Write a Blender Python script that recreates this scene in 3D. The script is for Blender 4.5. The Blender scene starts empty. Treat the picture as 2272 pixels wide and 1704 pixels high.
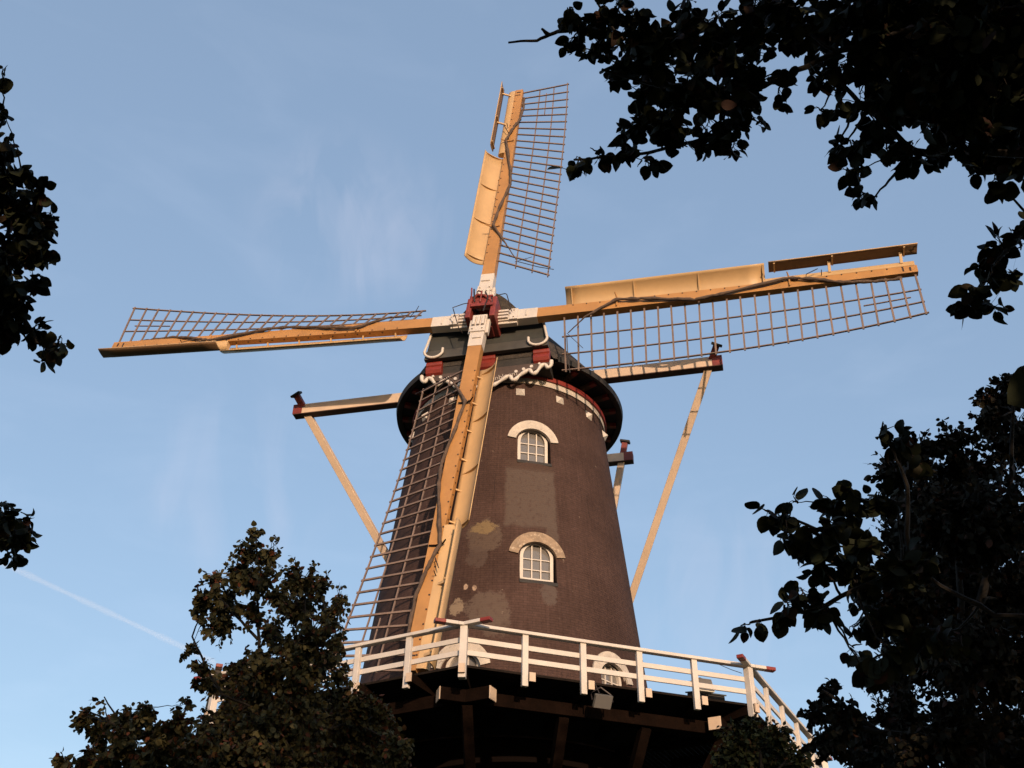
import bpy, bmesh, math, random
import numpy as np
from mathutils import Vector, Matrix
R = math.radians
scene = bpy.context.scene
COL = scene.collection
rng = np.random.default_rng(7)
random.seed(7)

# ------------------------------------------------------------------ camera
F_PX, PITCH, ROLL = 2399.18, 0.63835, 0.02059          # focal length in photo pixels (photo 2272 wide)
PW, PH = 2272.0, 1704.0
CAMZ = 1.6
fw = Vector((0, math.cos(PITCH), math.sin(PITCH)))
rt0 = Vector((1, 0, 0)); up0 = Vector((0, -math.sin(PITCH), math.cos(PITCH)))
rt = rt0 * math.cos(ROLL) + up0 * math.sin(ROLL)
up = up0 * math.cos(ROLL) - rt0 * math.sin(ROLL)
cd = bpy.data.cameras.new("camera")
cam = bpy.data.objects.new("camera", cd); COL.objects.link(cam)
cd.sensor_width = 36.0; cd.lens = F_PX / PW * 36.0
cd.clip_start = 0.05; cd.clip_end = 60000
M = Matrix(((rt.x, up.x, -fw.x, 0), (rt.y, up.y, -fw.y, 0), (rt.z, up.z, -fw.z, CAMZ), (0, 0, 0, 1)))
cam.matrix_world = M
scene.camera = cam

# ------------------------------------------------------------------ sky, sun, exposure
SUN_AZ, SUN_EL = R(13), R(8)                           # azimuth: right of straight behind the camera
SKY_STRENGTH, SUN_STRENGTH, EXPOSURE = 0.15, 2.45, 0.97
sun_dir = Vector((math.sin(SUN_AZ) * math.cos(SUN_EL), -math.cos(SUN_AZ) * math.cos(SUN_EL), math.sin(SUN_EL)))
W = bpy.data.worlds.new("World"); scene.world = W; W.use_nodes = True
nt = W.node_tree; nt.nodes.clear()
wo = nt.nodes.new("ShaderNodeOutputWorld"); bg = nt.nodes.new("ShaderNodeBackground")
sky = nt.nodes.new("ShaderNodeTexSky"); sky.sky_type = 'NISHITA'; sky.sun_disc = False
sky.sun_elevation = SUN_EL; sky.sun_rotation = math.pi - SUN_AZ
sky.air_density = 1.0; sky.dust_density = 1.6; sky.ozone_density = 1.2; sky.altitude = 0
# thin cirrus: two stretched noise layers on the view direction
tc = nt.nodes.new("ShaderNodeTexCoord"); mp = nt.nodes.new("ShaderNodeMapping")
mp.inputs['Rotation'].default_value = (0.3, 0.5, R(18)); mp.inputs['Scale'].default_value = (2.2, 2.0, 7.0)
ns = nt.nodes.new("ShaderNodeTexNoise"); ns.inputs['Scale'].default_value = 2.6; ns.inputs['Detail'].default_value = 7
ns.inputs['Roughness'].default_value = 0.55; ns.inputs['Distortion'].default_value = 0.5
cr = nt.nodes.new("ShaderNodeMapRange"); cr.inputs['From Min'].default_value = 0.5; cr.inputs['From Max'].default_value = 0.85
cr.inputs['To Max'].default_value = 0.03
mixc = nt.nodes.new("ShaderNodeMix"); mixc.data_type = 'RGBA'
mixc.inputs['B'].default_value = (6.2, 6.3, 7.2, 1)
hs = nt.nodes.new("ShaderNodeHueSaturation"); hs.inputs['Saturation'].default_value = 1.0
L = nt.links.new
L(tc.outputs['Generated'], mp.inputs['Vector']); L(mp.outputs['Vector'], ns.inputs['Vector'])
L(ns.outputs['Fac'], cr.inputs['Value']); L(cr.outputs['Result'], mixc.inputs['Factor'])
hz = nt.nodes.new("ShaderNodeMix"); hz.data_type = 'RGBA'; hz.inputs['Factor'].default_value = 0.48; hz.inputs['B'].default_value = (1.24, 1.70, 2.50, 1)
L(sky.outputs['Color'], hs.inputs['Color']); L(hs.outputs['Color'], hz.inputs['A']); L(hz.outputs['Result'], mixc.inputs['A'])
# two wispy cirrus tufts left of the mill
def wisp(px, py, spread, rot, amt, prev):
    d = fw + rt * ((px * 1.02712 - PW / 2) / F_PX) + up * ((PH / 2 - py * 1.02712) / F_PX); d.normalize()
    dp_ = nt.nodes.new("ShaderNodeVectorMath"); dp_.operation = 'DOT_PRODUCT'; dp_.inputs[1].default_value = d; L(tc.outputs['Generated'], dp_.inputs[0])
    a = nt.nodes.new("ShaderNodeMapRange"); a.interpolation_type = 'SMOOTHERSTEP'; a.inputs['From Min'].default_value = math.cos(R(spread)); a.inputs['From Max'].default_value = 1.0; L(dp_.outputs['Value'], a.inputs['Value'])
    m_ = nt.nodes.new("ShaderNodeMapping"); m_.inputs['Rotation'].default_value = (0, rot, 0); m_.inputs['Scale'].default_value = (9, 5, 2.2); L(tc.outputs['Generated'], m_.inputs['Vector'])
    n_ = nt.nodes.new("ShaderNodeTexNoise"); n_.inputs['Scale'].default_value = 2.4; n_.inputs['Detail'].default_value = 5; n_.inputs['Distortion'].default_value = .8; L(m_.outputs['Vector'], n_.inputs['Vector'])
    c_ = nt.nodes.new("ShaderNodeMapRange"); c_.inputs['From Min'].default_value = .42; c_.inputs['From Max'].default_value = .8; c_.inputs['To Max'].default_value = amt; L(n_.outputs['Fac'], c_.inputs['Value'])
    q_ = nt.nodes.new("ShaderNodeMath"); q_.operation = 'MULTIPLY'; L(a.outputs['Result'], q_.inputs[0]); L(c_.outputs['Result'], q_.inputs[1])
    x_ = nt.nodes.new("ShaderNodeMix"); x_.data_type = 'RGBA'; x_.inputs['B'].default_value = (2.6, 2.6, 3.1, 1); L(q_.outputs[0], x_.inputs['Factor']); L(prev, x_.inputs['A'])
    return x_.outputs['Result']
wv_ = wisp(735, 480, 6.0, .15, .2, mixc.outputs['Result']); wv_ = wisp(850, 490, 4.5, .9, .20, wv_); wv_ = wisp(520, 1050, 6.0, -.6, .22, wv_); wv_ = wisp(1560, 1290, 6, 1.2, .22, wv_)
L(wv_, bg.inputs['Color']); L(bg.outputs['Background'], wo.inputs['Surface'])
bg.inputs['Strength'].default_value = SKY_STRENGTH
sl = bpy.data.lights.new("sun", 'SUN'); sl.energy = SUN_STRENGTH; sl.angle = R(0.5); sl.color = (1.0, 0.73, 0.50)
so = bpy.data.objects.new("sun", sl); COL.objects.link(so)
so.rotation_euler = sun_dir.to_track_quat('Z', 'Y').to_euler(); so.location = (20, -40, 30)
vs = scene.view_settings; vs.view_transform = 'Standard'; vs.look = 'None'; vs.exposure = EXPOSURE; vs.gamma = 1
vs.use_curve_mapping = False

# ------------------------------------------------------------------ helpers
def ray(px, py, k=1.02712):
    """unit view ray through a point of the photo (2212-wide coordinates)"""
    px *= k; py *= k
    d = fw + rt * ((px - PW / 2) / F_PX) + up * ((PH / 2 - py) / F_PX)
    return d.normalized()
def at(px, py, dist, k=1.02712):
    return Vector((0, 0, CAMZ)) + ray(px, py, k) * dist

class MB:
    """collects shapes and links them as ONE mesh object"""
    def __init__(s): s.v = []; s.f = []; s.m = []
    def add(s, vs_, fs, mi=0):
        o = len(s.v); s.v += [tuple(p) for p in vs_]; s.f += [tuple(i + o for i in f) for f in fs]; s.m += [mi] * len(fs)
    def hexa(s, p, mi=0):      # p: 8 points, bottom 4 (ccw) then top 4
        s.add(p, [(3, 2, 1, 0), (4, 5, 6, 7), (0, 1, 5, 4), (1, 2, 6, 5), (2, 3, 7, 6), (3, 0, 4, 7)], mi)
    def bar(s, a, b, w, h, side=None, mi=0, w2=None, h2=None):
        """box from a to b, w along 'side', h along the third axis"""
        a = Vector(a); b = Vector(b); d = (b - a).normalized()
        if side is None: side = Vector((0, 0, 1)).cross(d) if abs(d.z) < .95 else Vector((1, 0, 0))
        side = Vector(side); side = (side - d * side.dot(d)).normalized(); n = d.cross(side)
        w2 = w if w2 is None else w2; h2 = h if h2 is None else h2
        q = []
        for c, ww, hh in ((a, w, h), (b, w2, h2)):
            q += [c - side * ww / 2 - n * hh / 2, c + side * ww / 2 - n * hh / 2, c + side * ww / 2 + n * hh / 2, c - side * ww / 2 + n * hh / 2]
        s.hexa(q, mi)
    def box(s, o, x, y, z, mi=0):   # o corner, three edge vectors
        o = Vector(o); x = Vector(x); y = Vector(y); z = Vector(z)
        s.hexa([o, o + x, o + x + y, o + y, o + z, o + x + z, o + x + y + z, o + y + z], mi)
    def tube(s, pts, r, seg=8, mi=0, caps=True):
        pts = [Vector(p) for p in pts]; n = len(pts)
        rr = r if isinstance(r, (list, tuple)) else [r] * n
        prev = None; rings = []
        for i, p in enumerate(pts):
            d = (pts[min(i + 1, n - 1)] - pts[max(i - 1, 0)]).normalized()
            if prev is None:
                x = d.orthogonal().normalized()
            else:
                x = (prev - d * prev.dot(d)).normalized()
            prev = x; y = d.cross(x)
            rings.append([p + (x * math.cos(t * 2 * math.pi / seg) + y * math.sin(t * 2 * math.pi / seg)) * rr[i] for t in range(seg)])
        fs = []
        for i in range(n - 1):
            for t in range(seg):
                a = i * seg + t; b = i * seg + (t + 1) % seg
                fs.append((a, b, b + seg, a + seg))
        if caps:
            fs.append(tuple(reversed(range(seg)))); fs.append(tuple(range((n - 1) * seg, n * seg)))
        s.add([q for r_ in rings for q in r_], fs, mi)
    def prism(s, poly, depth, mi=0):    # poly: list of Vector (front), depth: Vector to back
        n = len(poly); d = Vector(depth)
        s.add(list(poly) + [Vector(p) + d for p in poly],
              [tuple(range(n)), tuple(reversed(range(n, 2 * n)))] + [(j, i, i + n, j + n) for i, j in [(i, (i + 1) % n) for i in range(n)]], mi)
    def grid(s, rows, mi=0, closed=False):
        m = len(rows[0]); o = [p for r_ in rows for p in r_]; fs = []
        for i in range(len(rows) - 1):
            for j in range(m if closed else m - 1):
                a = i * m + j; b = i * m + (j + 1) % m
                fs.append((a, b, b + m, a + m))
        s.add(o, fs, mi)
    def build(s, name, mats, parent=None, smooth=None, bevel=0, solid=0, fix=True):
        me = bpy.data.meshes.new(name); me.from_pydata([tuple(p) for p in s.v], [], s.f)
        mats = mats if isinstance(mats, (list, tuple)) else [mats]
        for m_ in mats: me.materials.append(m_)
        me.polygons.foreach_set('material_index', s.m)
        if fix:
            bm = bmesh.new(); bm.from_mesh(me); bmesh.ops.recalc_face_normals(bm, faces=bm.faces); bm.to_mesh(me); bm.free()
        if smooth is not None:
            me.polygons.foreach_set('use_smooth', [True] * len(me.polygons)); me.set_sharp_from_angle(angle=R(smooth))
        me.update()
        o = bpy.data.objects.new(name, me); COL.objects.link(o)
        if parent is not None: o.parent = parent
        if solid:
            md = o.modifiers.new("thickness", 'SOLIDIFY'); md.thickness = solid; md.offset = 0
        if bevel:
            md = o.modifiers.new("bevel", 'BEVEL'); md.width = bevel; md.segments = 2; md.limit_method = 'ANGLE'; md.angle_limit = R(40)
        return o
def empty(name, loc=(0, 0, 0), parent=None):
    o = bpy.data.objects.new(name, None); COL.objects.link(o); o.location = loc; o.empty_display_size = .3
    if parent is not None: o.parent = parent
    return o
def tag(o, label=None, cat=None, group=None, kind=None):
    if label: o['label'] = label
    if cat: o['category'] = cat
    if group: o['group'] = group
    if kind: o['kind'] = kind
    return o

# ------------------------------------------------------------------ materials
def mat(name, c, rough=.6, var=.12, scale=3.0, dirt=None, dirt_amt=.0, bump=.0, bump_scale=40, metal=0, spec=.4, stretch=(1, 1, 1)):
    m = bpy.data.materials.new(name); m.use_nodes = True; t = m.node_tree; b = t.nodes['Principled BSDF']
    b.inputs['Roughness'].default_value = rough; b.inputs['Metallic'].default_value = metal
    b.inputs['Specular IOR Level'].default_value = spec
    co = t.nodes.new('ShaderNodeTexCoord'); mp_ = t.nodes.new('ShaderNodeMapping'); mp_.inputs['Scale'].default_value = stretch
    t.links.new(co.outputs['Object'], mp_.inputs['Vector'])
    n = t.nodes.new('ShaderNodeTexNoise'); n.inputs['Scale'].default_value = scale; n.inputs['Detail'].default_value = 6; n.inputs['Roughness'].default_value = .65
    t.links.new(mp_.outputs['Vector'], n.inputs['Vector'])
    r = t.nodes.new('ShaderNodeValToRGB')
    lo = [max(0, x * (1 - var * 1.6)) for x in c]; hi = [min(1, x * (1 + var)) for x in c]
    r.color_ramp.elements[0].position = .3; r.color_ramp.elements[0].color = (*lo, 1)
    r.color_ramp.elements[1].position = .7; r.color_ramp.elements[1].color = (*hi, 1)
    t.links.new(n.outputs['Fac'], r.inputs['Fac'])
    out = r.outputs['Color']
    if dirt is not None:
        n2 = t.nodes.new('ShaderNodeTexNoise'); n2.inputs['Scale'].default_value = scale * 2.3; n2.inputs['Detail'].default_value = 8; n2.inputs['Roughness'].default_value = .7
        t.links.new(mp_.outputs['Vector'], n2.inputs['Vector'])
        q = t.nodes.new('ShaderNodeMapRange'); q.inputs['From Min'].default_value = .55; q.inputs['From Max'].default_value = .68; q.inputs['To Max'].default_value = dirt_amt
        t.links.new(n2.outputs['Fac'], q.inputs['Value'])
        x = t.nodes.new('ShaderNodeMix'); x.data_type = 'RGBA'; x.inputs['B'].default_value = (*dirt, 1)
        t.links.new(q.outputs['Result'], x.inputs['Factor']); t.links.new(out, x.inputs['A']); out = x.outputs['Result']
    t.links.new(out, b.inputs['Base Color'])
    if bump:
        nb = t.nodes.new('ShaderNodeTexNoise'); nb.inputs['Scale'].default_value = bump_scale; nb.inputs['Detail'].default_value = 4
        t.links.new(mp_.outputs['Vector'], nb.inputs['Vector'])
        bp = t.nodes.new('ShaderNodeBump'); bp.inputs['Strength'].default_value = bump; bp.inputs['Distance'].default_value = .02
        t.links.new(nb.outputs['Fac'], bp.inputs['Height']); t.links.new(bp.outputs['Normal'], b.inputs['Normal'])
    return m
OCHRE = mat("ochre_paint", (.345, .168, .054), .55, .12, 1.2, (.27, .12, .045), .45)
CREAM = mat("cream_paint", (0.4480, 0.2880, 0.1440), .5, .08, 1.0, (.42, .25, .12), .35)
FLAPSHADE = mat("shaded_flap_cream", (.15, .085, .045), .6, .12, 1.5)  # inner flap face: shade on the cream paint put into the colour
WHITE = mat("white_paint", (0.4960, 0.4400, 0.4000), .55, .07, 2.0, (.42, .36, .30), .35)
WHITE_WORN = mat("worn_white_plaster", (0.4480, 0.3840, 0.3280), .7, .14, 4.0, (.20, .14, .10), .85, .4, 30)
RED = mat("red_paint", (.17, .018, .011), .5, .12, 3.0, (.12, .02, .015), .4)
REDBROWN = mat("red_oxide_iron", (0.1760, 0.0272, 0.0224), .55, .25, 4.0, (.06, .025, .025), .7)
LATH = mat("grey_brown_lath", (0.1600, 0.1080, 0.0880), .75, .2, 3.0)
CLOTH = mat("brown_sailcloth", (.085, .055, .04), .9, .3, 6.0, bump=.6, bump_scale=25)
BLACKTAR = mat("black_tar", (.022, .018, .016), .7, .3, 3.0, bump=.3, bump_scale=25)
BOARD = mat("dark_green_board", (0.0280, 0.0272, 0.0240), .6, .25, 2.0, (.02, .035, .025), .6)
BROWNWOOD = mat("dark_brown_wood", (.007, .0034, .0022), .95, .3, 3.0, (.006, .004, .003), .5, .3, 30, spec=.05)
RAFTER = mat("rafter_brown", (.10, .055, .035), .75, .3, 3.0)
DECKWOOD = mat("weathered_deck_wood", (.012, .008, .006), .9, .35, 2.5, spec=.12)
BEARDWOOD = mat("beard_board_brown", (.060, .038, .031), .65, .2, 3.0)
IRON = mat("dark_iron", (.03, .022, .022), .5, .2, 8.0, metal=.3)
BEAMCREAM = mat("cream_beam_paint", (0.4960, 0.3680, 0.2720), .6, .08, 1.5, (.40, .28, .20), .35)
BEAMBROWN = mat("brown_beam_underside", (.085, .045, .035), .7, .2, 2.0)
BARK = mat("bark", (.016, .012, .009), .95, .3, 12.0, bump=.6, bump_scale=30)
GROUNDM = mat("ground_grass", (0.0400, 0.0480, 0.0200), .95, .3, .5)
LAMPM = mat("lamp_housing_grey", (.06, .055, .05), .45, .1, 5)
LAMPW = mat("lamp_housing_white", (.62, .57, .50), .45, .1, 5)

def glass_mat():
    m = bpy.data.materials.new("window_glass"); m.use_nodes = True; b = m.node_tree.nodes['Principled BSDF']
    b.inputs['Base Color'].default_value = (.13, .118, .112, 1); b.inputs['Roughness'].default_value = .12
    b.inputs['Specular IOR Level'].default_value = .8
    t = m.node_tree; n = t.nodes.new('ShaderNodeTexNoise'); n.inputs['Scale'].default_value = 1.4
    co = t.nodes.new('ShaderNodeTexCoord'); t.links.new(co.outputs['Object'], n.inputs['Vector'])
    bp = t.nodes.new('ShaderNodeBump'); bp.inputs['Strength'].default_value = .08; t.links.new(n.outputs['Fac'], bp.inputs['Height'])
    t.links.new(bp.outputs['Normal'], b.inputs['Normal'])
    return m
GLASS = glass_mat()

# ------------------------------------------------------------------ mill frame
TX, DY = -0.0599, 30.478
PSI, INC = -0.22622, 0.16602
ZO = CAMZ                                   # fit heights are relative to the camera
ZD, ZT = 8.808 + ZO, 20.316 + ZO
R1, R2 = 3.1845, 4.435
def tower_r(z):
    if z >= ZD: return R1 + (R2 - R1) * (ZT - z) / (ZT - ZD)
    return R2 + (ZD - z) * 0.085
nv = Vector((math.sin(PSI), -math.cos(PSI), 0)); hv = Vector((math.cos(PSI), math.sin(PSI), 0)); zv = Vector((0, 0, 1))
nn = nv * math.cos(INC) + zv * math.sin(INC); uu = zv * math.cos(INC) - nv * math.sin(INC)
def C(h, f, z): return hv * h + nv * f + zv * z           # cap coordinates: right, forward, up
mill = empty("windmill", (TX, DY, 0))
tag(mill, "dark brown brick tower windmill with ochre sails, white gallery and boat-shaped cap", "windmill")
def surf(th, x, z, off=0.0):
    """point on the tower wall: x metres to the right of the direction th (degrees), off metres out"""
    r = tower_r(z); a = R(th) + x / r
    return Vector((math.sin(a) * (r + off), -math.cos(a) * (r + off), z))

# --- tower material: tarred brick with scars, driven by (angle, height)
PATCHES = [  # th0, z0, half th, half z (camera-relative z), colour, strength, roughness of edge
    (10.6, 15.82, 11.9, 1.05, (0.0689, 0.0554, 0.0487), .95),
    (19.6, 14.75, 3.0, .55, (0.0689, 0.0554, 0.0487), .8),
    (10.5, 17.0, 12.5, .22, (0.0521, 0.0370, 0.0311), .7),
    (-9.5, 14.45, 7.8, .52, (0.0714, 0.0554, 0.0462), .9),
    (-9.5, 14.72, 5.2, .22, (0.1470, 0.1134, 0.0630), .8),
    (-12.0, 13.75, 5.0, .32, (0.0605, 0.0470, 0.0420), .75),
    (-6.5, 12.15, 8.5, .52, (0.0773, 0.0613, 0.0529), .9),
    (-18.8, 12.25, 2.6, .26, (0.1680, 0.1386, 0.1050), .9),
    (-15.6, 12.85, .8, .09, (.28, .22, .17), .9),
    (-12.0, 12.80, .8, .08, (.28, .22, .17), .9),
    (-3.5, 11.75, 6.0, .45, (0.0773, 0.0613, 0.0529), .7),
    (17.0, 12.68, 3.3, .36, (0.0714, 0.0588, 0.0538), .85),
]
def tower_mat():
    m = bpy.data.materials.new("tarred_brick"); m.use_nodes = True; t = m.node_tree; N = t.nodes; b = N['Principled BSDF']
    def nd(ty, **k):
        n = N.new(ty)
        for a, v in k.items(): setattr(n, a, v)
        return n
    uv = nd('ShaderNodeUVMap'); uv.uv_map = 'wall'
    sep = nd('ShaderNodeSeparateXYZ'); t.links.new(uv.outputs['UV'], sep.inputs['Vector'])
    # world-metre coordinates for noise
    mm = nd('ShaderNodeMapping'); mm.inputs['Scale'].default_value = (.065, 1, 1); t.links.new(uv.outputs['UV'], mm.inputs['Vector'])
    def noise(s, d=6, r=.6, v=None):
        n = nd('ShaderNodeTexNoise'); n.inputs['Scale'].default_value = s; n.inputs['Detail'].default_value = d; n.inputs['Roughness'].default_value = r
        t.links.new((v or mm).outputs['Vector'], n.inputs['Vector']); return n
    def math_(op, a, b_=None, c=None):
        n = nd('ShaderNodeMath', operation=op)
        for i, x in enumerate((a, b_, c)):
            if x is None: continue
            if isinstance(x, (int, float)): n.inputs[i].default_value = x
            else: t.links.new(x, n.inputs[i])
        return n.outputs[0]
    br = nd('ShaderNodeTexBrick'); br.inputs['Scale'].default_value = 1; br.inputs['Brick Width'].default_value = .22; br.inputs['Row Height'].default_value = .075
    br.inputs['Mortar Size'].default_value = .009; br.inputs['Mortar Smooth'].default_value = .3
    br.inputs['Color1'].default_value = (.061, .0355, .0300, 1); br.inputs['Color2'].default_value = (.056, .0325, .0275, 1); br.inputs['Mortar'].default_value = (.044, .0268, .0228, 1)
    t.links.new(mm.outputs['Vector'], br.inputs['Vector'])
    big = noise(.55, 5, .6); fine = noise(9, 6, .7)
    rr = nd('ShaderNodeMapRange'); rr.inputs['From Min'].default_value = .3; rr.inputs['From Max'].default_value = .7; rr.inputs['To Min'].default_value = .78; rr.inputs['To Max'].default_value = 1.25
    t.links.new(big.outputs['Fac'], rr.inputs['Value'])
    r2 = nd('ShaderNodeMapRange'); r2.inputs['From Min'].default_value = .3; r2.inputs['From Max'].default_value = .7; r2.inputs['To Min'].default_value = .82; r2.inputs['To Max'].default_value = 1.2
    t.links.new(fine.outputs['Fac'], r2.inputs['Value'])
    k = math_('MULTIPLY', rr.outputs[0], r2.outputs[0])
    sc = nd('ShaderNodeVectorMath', operation='SCALE'); t.links.new(br.outputs['Color'], sc.inputs[0]); t.links.new(k, sc.inputs['Scale'])
    col = sc.outputs[0]
    sm = nd('ShaderNodeMapping'); sm.inputs['Scale'].default_value = (.30, .22, 1); t.links.new(uv.outputs['UV'], sm.inputs['Vector'])
    st = noise(3.0, 6, .65, sm); rs = nd('ShaderNodeMapRange'); rs.inputs['From Min'].default_value = .35; rs.inputs['From Max'].default_value = .68; rs.inputs['To Min'].default_value = .85; rs.inputs['To Max'].default_value = 1.09
    t.links.new(st.outputs['Fac'], rs.inputs['Value'])
    s2 = nd('ShaderNodeVectorMath', operation='SCALE'); t.links.new(col, s2.inputs[0]); t.links.new(rs.outputs[0], s2.inputs['Scale']); col = s2.outputs[0]
    e1 = noise(3.2, 8, .68); e2 = noise(7, 6, .7); e3 = noise(14, 5, .75)
    for th0, z0, dth, dz, c, amt in PATCHES:
        z0 = z0 + .085 + ZO; c = (c[0] * 1.2, c[1] * 1.08, c[2] * 1.04)
        a = math_('ABSOLUTE', math_('DIVIDE', math_('SUBTRACT', sep.outputs['X'], th0), dth))
        q = math_('ABSOLUTE', math_('DIVIDE', math_('SUBTRACT', sep.outputs['Y'], z0), dz))
        dd = math_('MAXIMUM', a, q) if dz > .9 else math_('SQRT', math_('ADD', math_('MULTIPLY', a, a), math_('MULTIPLY', q, q)))
        kk = .35 if dz > .9 else 1.5
        dd = math_('ADD', dd, math_('MULTIPLY', math_('SUBTRACT', e1.outputs['Fac'], .5), kk)); dd = math_('ADD', dd, math_('MULTIPLY', math_('SUBTRACT', e3.outputs['Fac'], .5), kk * .9))
        mr = nd('ShaderNodeMapRange'); mr.inputs['From Min'].default_value = 1.04; mr.inputs['From Max'].default_value = .92; mr.inputs['To Min'].default_value = 0; mr.inputs['To Max'].default_value = amt
        t.links.new(dd, mr.inputs['Value'])
        wr = nd('ShaderNodeMapRange'); wr.inputs['From Min'].default_value = .36; wr.inputs['From Max'].default_value = .48; wr.inputs['To Min'].default_value = .45
        t.links.new(e2.outputs['Fac'], wr.inputs['Value'])
        f = math_('MULTIPLY', mr.outputs[0], wr.outputs[0])
        x = nd('ShaderNodeMix', data_type='RGBA'); t.links.new(f, x.inputs['Factor']); t.links.new(col, x.inputs['A']); x.inputs['B'].default_value = (*c, 1)
        col = x.outputs['Result']
    # shade below the gallery deck painted into the wall colour
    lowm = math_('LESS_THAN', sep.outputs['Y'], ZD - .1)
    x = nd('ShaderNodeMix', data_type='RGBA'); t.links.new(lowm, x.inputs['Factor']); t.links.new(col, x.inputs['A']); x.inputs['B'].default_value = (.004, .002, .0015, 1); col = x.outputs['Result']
    # hairline cracks
    for th0, z0, dz in ((38.4, 18.54, .32), (40.9, 16.04, .42), (-6.0, 16.1, .5)):
        z0 += .085 + ZO
        a = math_('ABSOLUTE', math_('SUBTRACT', sep.outputs['X'], math_('ADD', th0, math_('MULTIPLY', math_('SUBTRACT', e1.outputs['Fac'], .5), 1.6))))
        q = math_('ABSOLUTE', math_('DIVIDE', math_('SUBTRACT', sep.outputs['Y'], z0), dz))
        f = math_('MULTIPLY', math_('LESS_THAN', a, .16), math_('LESS_THAN', q, 1.0))
        x = nd('ShaderNodeMix', data_type='RGBA'); t.links.new(f, x.inputs['Factor']); t.links.new(col, x.inputs['A']); x.inputs['B'].default_value = (.03, .02, .018, 1)
        col = x.outputs['Result']
    # scattered pale chips
    ch = noise(5.5, 2, .5); cm = nd('ShaderNodeMapRange'); cm.inputs['From Min'].default_value = .735; cm.inputs['From Max'].default_value = .76; cm.inputs['To Max'].default_value = .55
    t.links.new(ch.outputs['Fac'], cm.inputs['Value'])
    x = nd('ShaderNodeMix', data_type='RGBA'); t.links.new(cm.outputs[0], x.inputs['Factor']); t.links.new(col, x.inputs['A']); x.inputs['B'].default_value = (.2, .15, .12, 1); col = x.outputs['Result']
    t.links.new(col, b.inputs['Base Color']); b.inputs['Roughness'].default_value = .85; b.inputs['Specular IOR Level'].default_value = .07
    bp = nd('ShaderNodeBump'); bp.inputs['Strength'].default_value = .45; bp.inputs['Distance'].default_value = .012
    hh = math_('ADD', math_('MULTIPLY', br.outputs['Fac'], -.8), math_('MULTIPLY', fine.outputs['Fac'], 1.2))
    t.links.new(hh, bp.inputs['Height']); t.links.new(bp.outputs['Normal'], b.inputs['Normal'])
    return m
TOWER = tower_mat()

WINDOWS = [(12.0, 0.0, 1.0), (12.4, -4.09, 1.02), (43.2, -7.27, 1.0), (-15.6, -7.45, 1.0)]   # th, dz, scale
WZ = 17.17 + .085 + ZO            # sill height of the topmost window
def arch_pts(hw, z0, zs, rise, n=20):
    """outline x,z of an arched opening, bottom-left round to bottom-right"""
    p = [(-hw, z0)]
    for i in range(n + 1):
        a = math.pi - math.pi * i / n
        p.append((hw * math.cos(a), zs + rise * math.sin(a)))
    p.append((hw, z0)); return p

def build_tower():
    NS = 240
    zs = [0] + list(np.linspace(.8, ZD, 8)) + list(np.linspace(ZD, ZT, 16))[1:]
    mb = MB()
    mb.grid([[Vector((math.sin(2 * math.pi * j / NS) * tower_r(z), -math.cos(2 * math.pi * j / NS) * tower_r(z), z)) for j in range(NS)] for z in zs], 0, True)
    mb.add([Vector((math.sin(2 * math.pi * j / NS) * R1, -math.cos(2 * math.pi * j / NS) * R1, ZT)) for j in range(NS)], [tuple(range(NS))])
    rb = tower_r(0)
    mb.add([Vector((math.sin(2 * math.pi * j / NS) * rb, -math.cos(2 * math.pi * j / NS) * rb, 0)) for j in range(NS)], [tuple(reversed(range(NS)))])
    bmw = None
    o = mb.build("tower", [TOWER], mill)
    bm = bmesh.new(); bm.from_mesh(o.data); bmesh.ops.remove_doubles(bm, verts=bm.verts, dist=1e-4); bmesh.ops.recalc_face_normals(bm, faces=bm.faces); bm.to_mesh(o.data); bm.free()
    cut = MB()
    for th, dz, s in WINDOWS:
        z0 = WZ + dz; zm = z0 + .6; a = R(th); r = tower_r(zm)
        out = Vector((math.sin(a), -math.cos(a), 0)); tx = Vector((math.cos(a), math.sin(a), 0))
        pl = [out * (r + .6) + tx * (x + .045) + zv * z for x, z in arch_pts(.51 * s, z0 - .10, z0 + .70, .56 * s)]
        cut.prism(pl, -out * (.6 + .46))
    co = cut.build("cutter", [TOWER])
    co.parent = mill
    md = o.modifiers.new("cut", 'BOOLEAN'); md.object = co; md.operation = 'DIFFERENCE'; md.solver = 'EXACT'
    dg = bpy.context.evaluated_depsgraph_get()
    me = bpy.data.meshes.new_from_object(o.evaluated_get(dg))
    o.modifiers.clear(); o.data = me
    bpy.data.objects.remove(co)
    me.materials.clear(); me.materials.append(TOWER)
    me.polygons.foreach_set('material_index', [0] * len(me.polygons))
    uvl = me.uv_layers.new(name='wall')
    nl = len(me.loops); vi = np.empty(nl, np.int32); me.loops.foreach_get('vertex_index', vi)
    vc = np.empty(len(me.vertices) * 3); me.vertices.foreach_get('co', vc); vc = vc.reshape(-1, 3)
    # per-loop angle, unwrapped at the back of the tower
    th = np.degrees(np.arctan2(vc[:, 0], -vc[:, 1]))[vi]
    ls = np.empty(len(me.polygons), np.int32); lt = np.empty(len(me.polygons), np.int32)
    me.polygons.foreach_get('loop_start', ls); me.polygons.foreach_get('loop_total', lt)
    for a, n_ in zip(ls, lt):
        q = th[a:a + n_]
        if q.max() - q.min() > 180: th[a:a + n_] = np.where(q < 0, q + 360, q)
    uvd = np.stack([th, vc[vi, 2]], 1).astype(np.float32).ravel(); uvl.data.foreach_set('uv', uvd)
    me.polygons.foreach_set('use_smooth', [True] * len(me.polygons)); me.set_sharp_from_angle(angle=R(20))
    return o
tower = build_tower()

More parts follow.
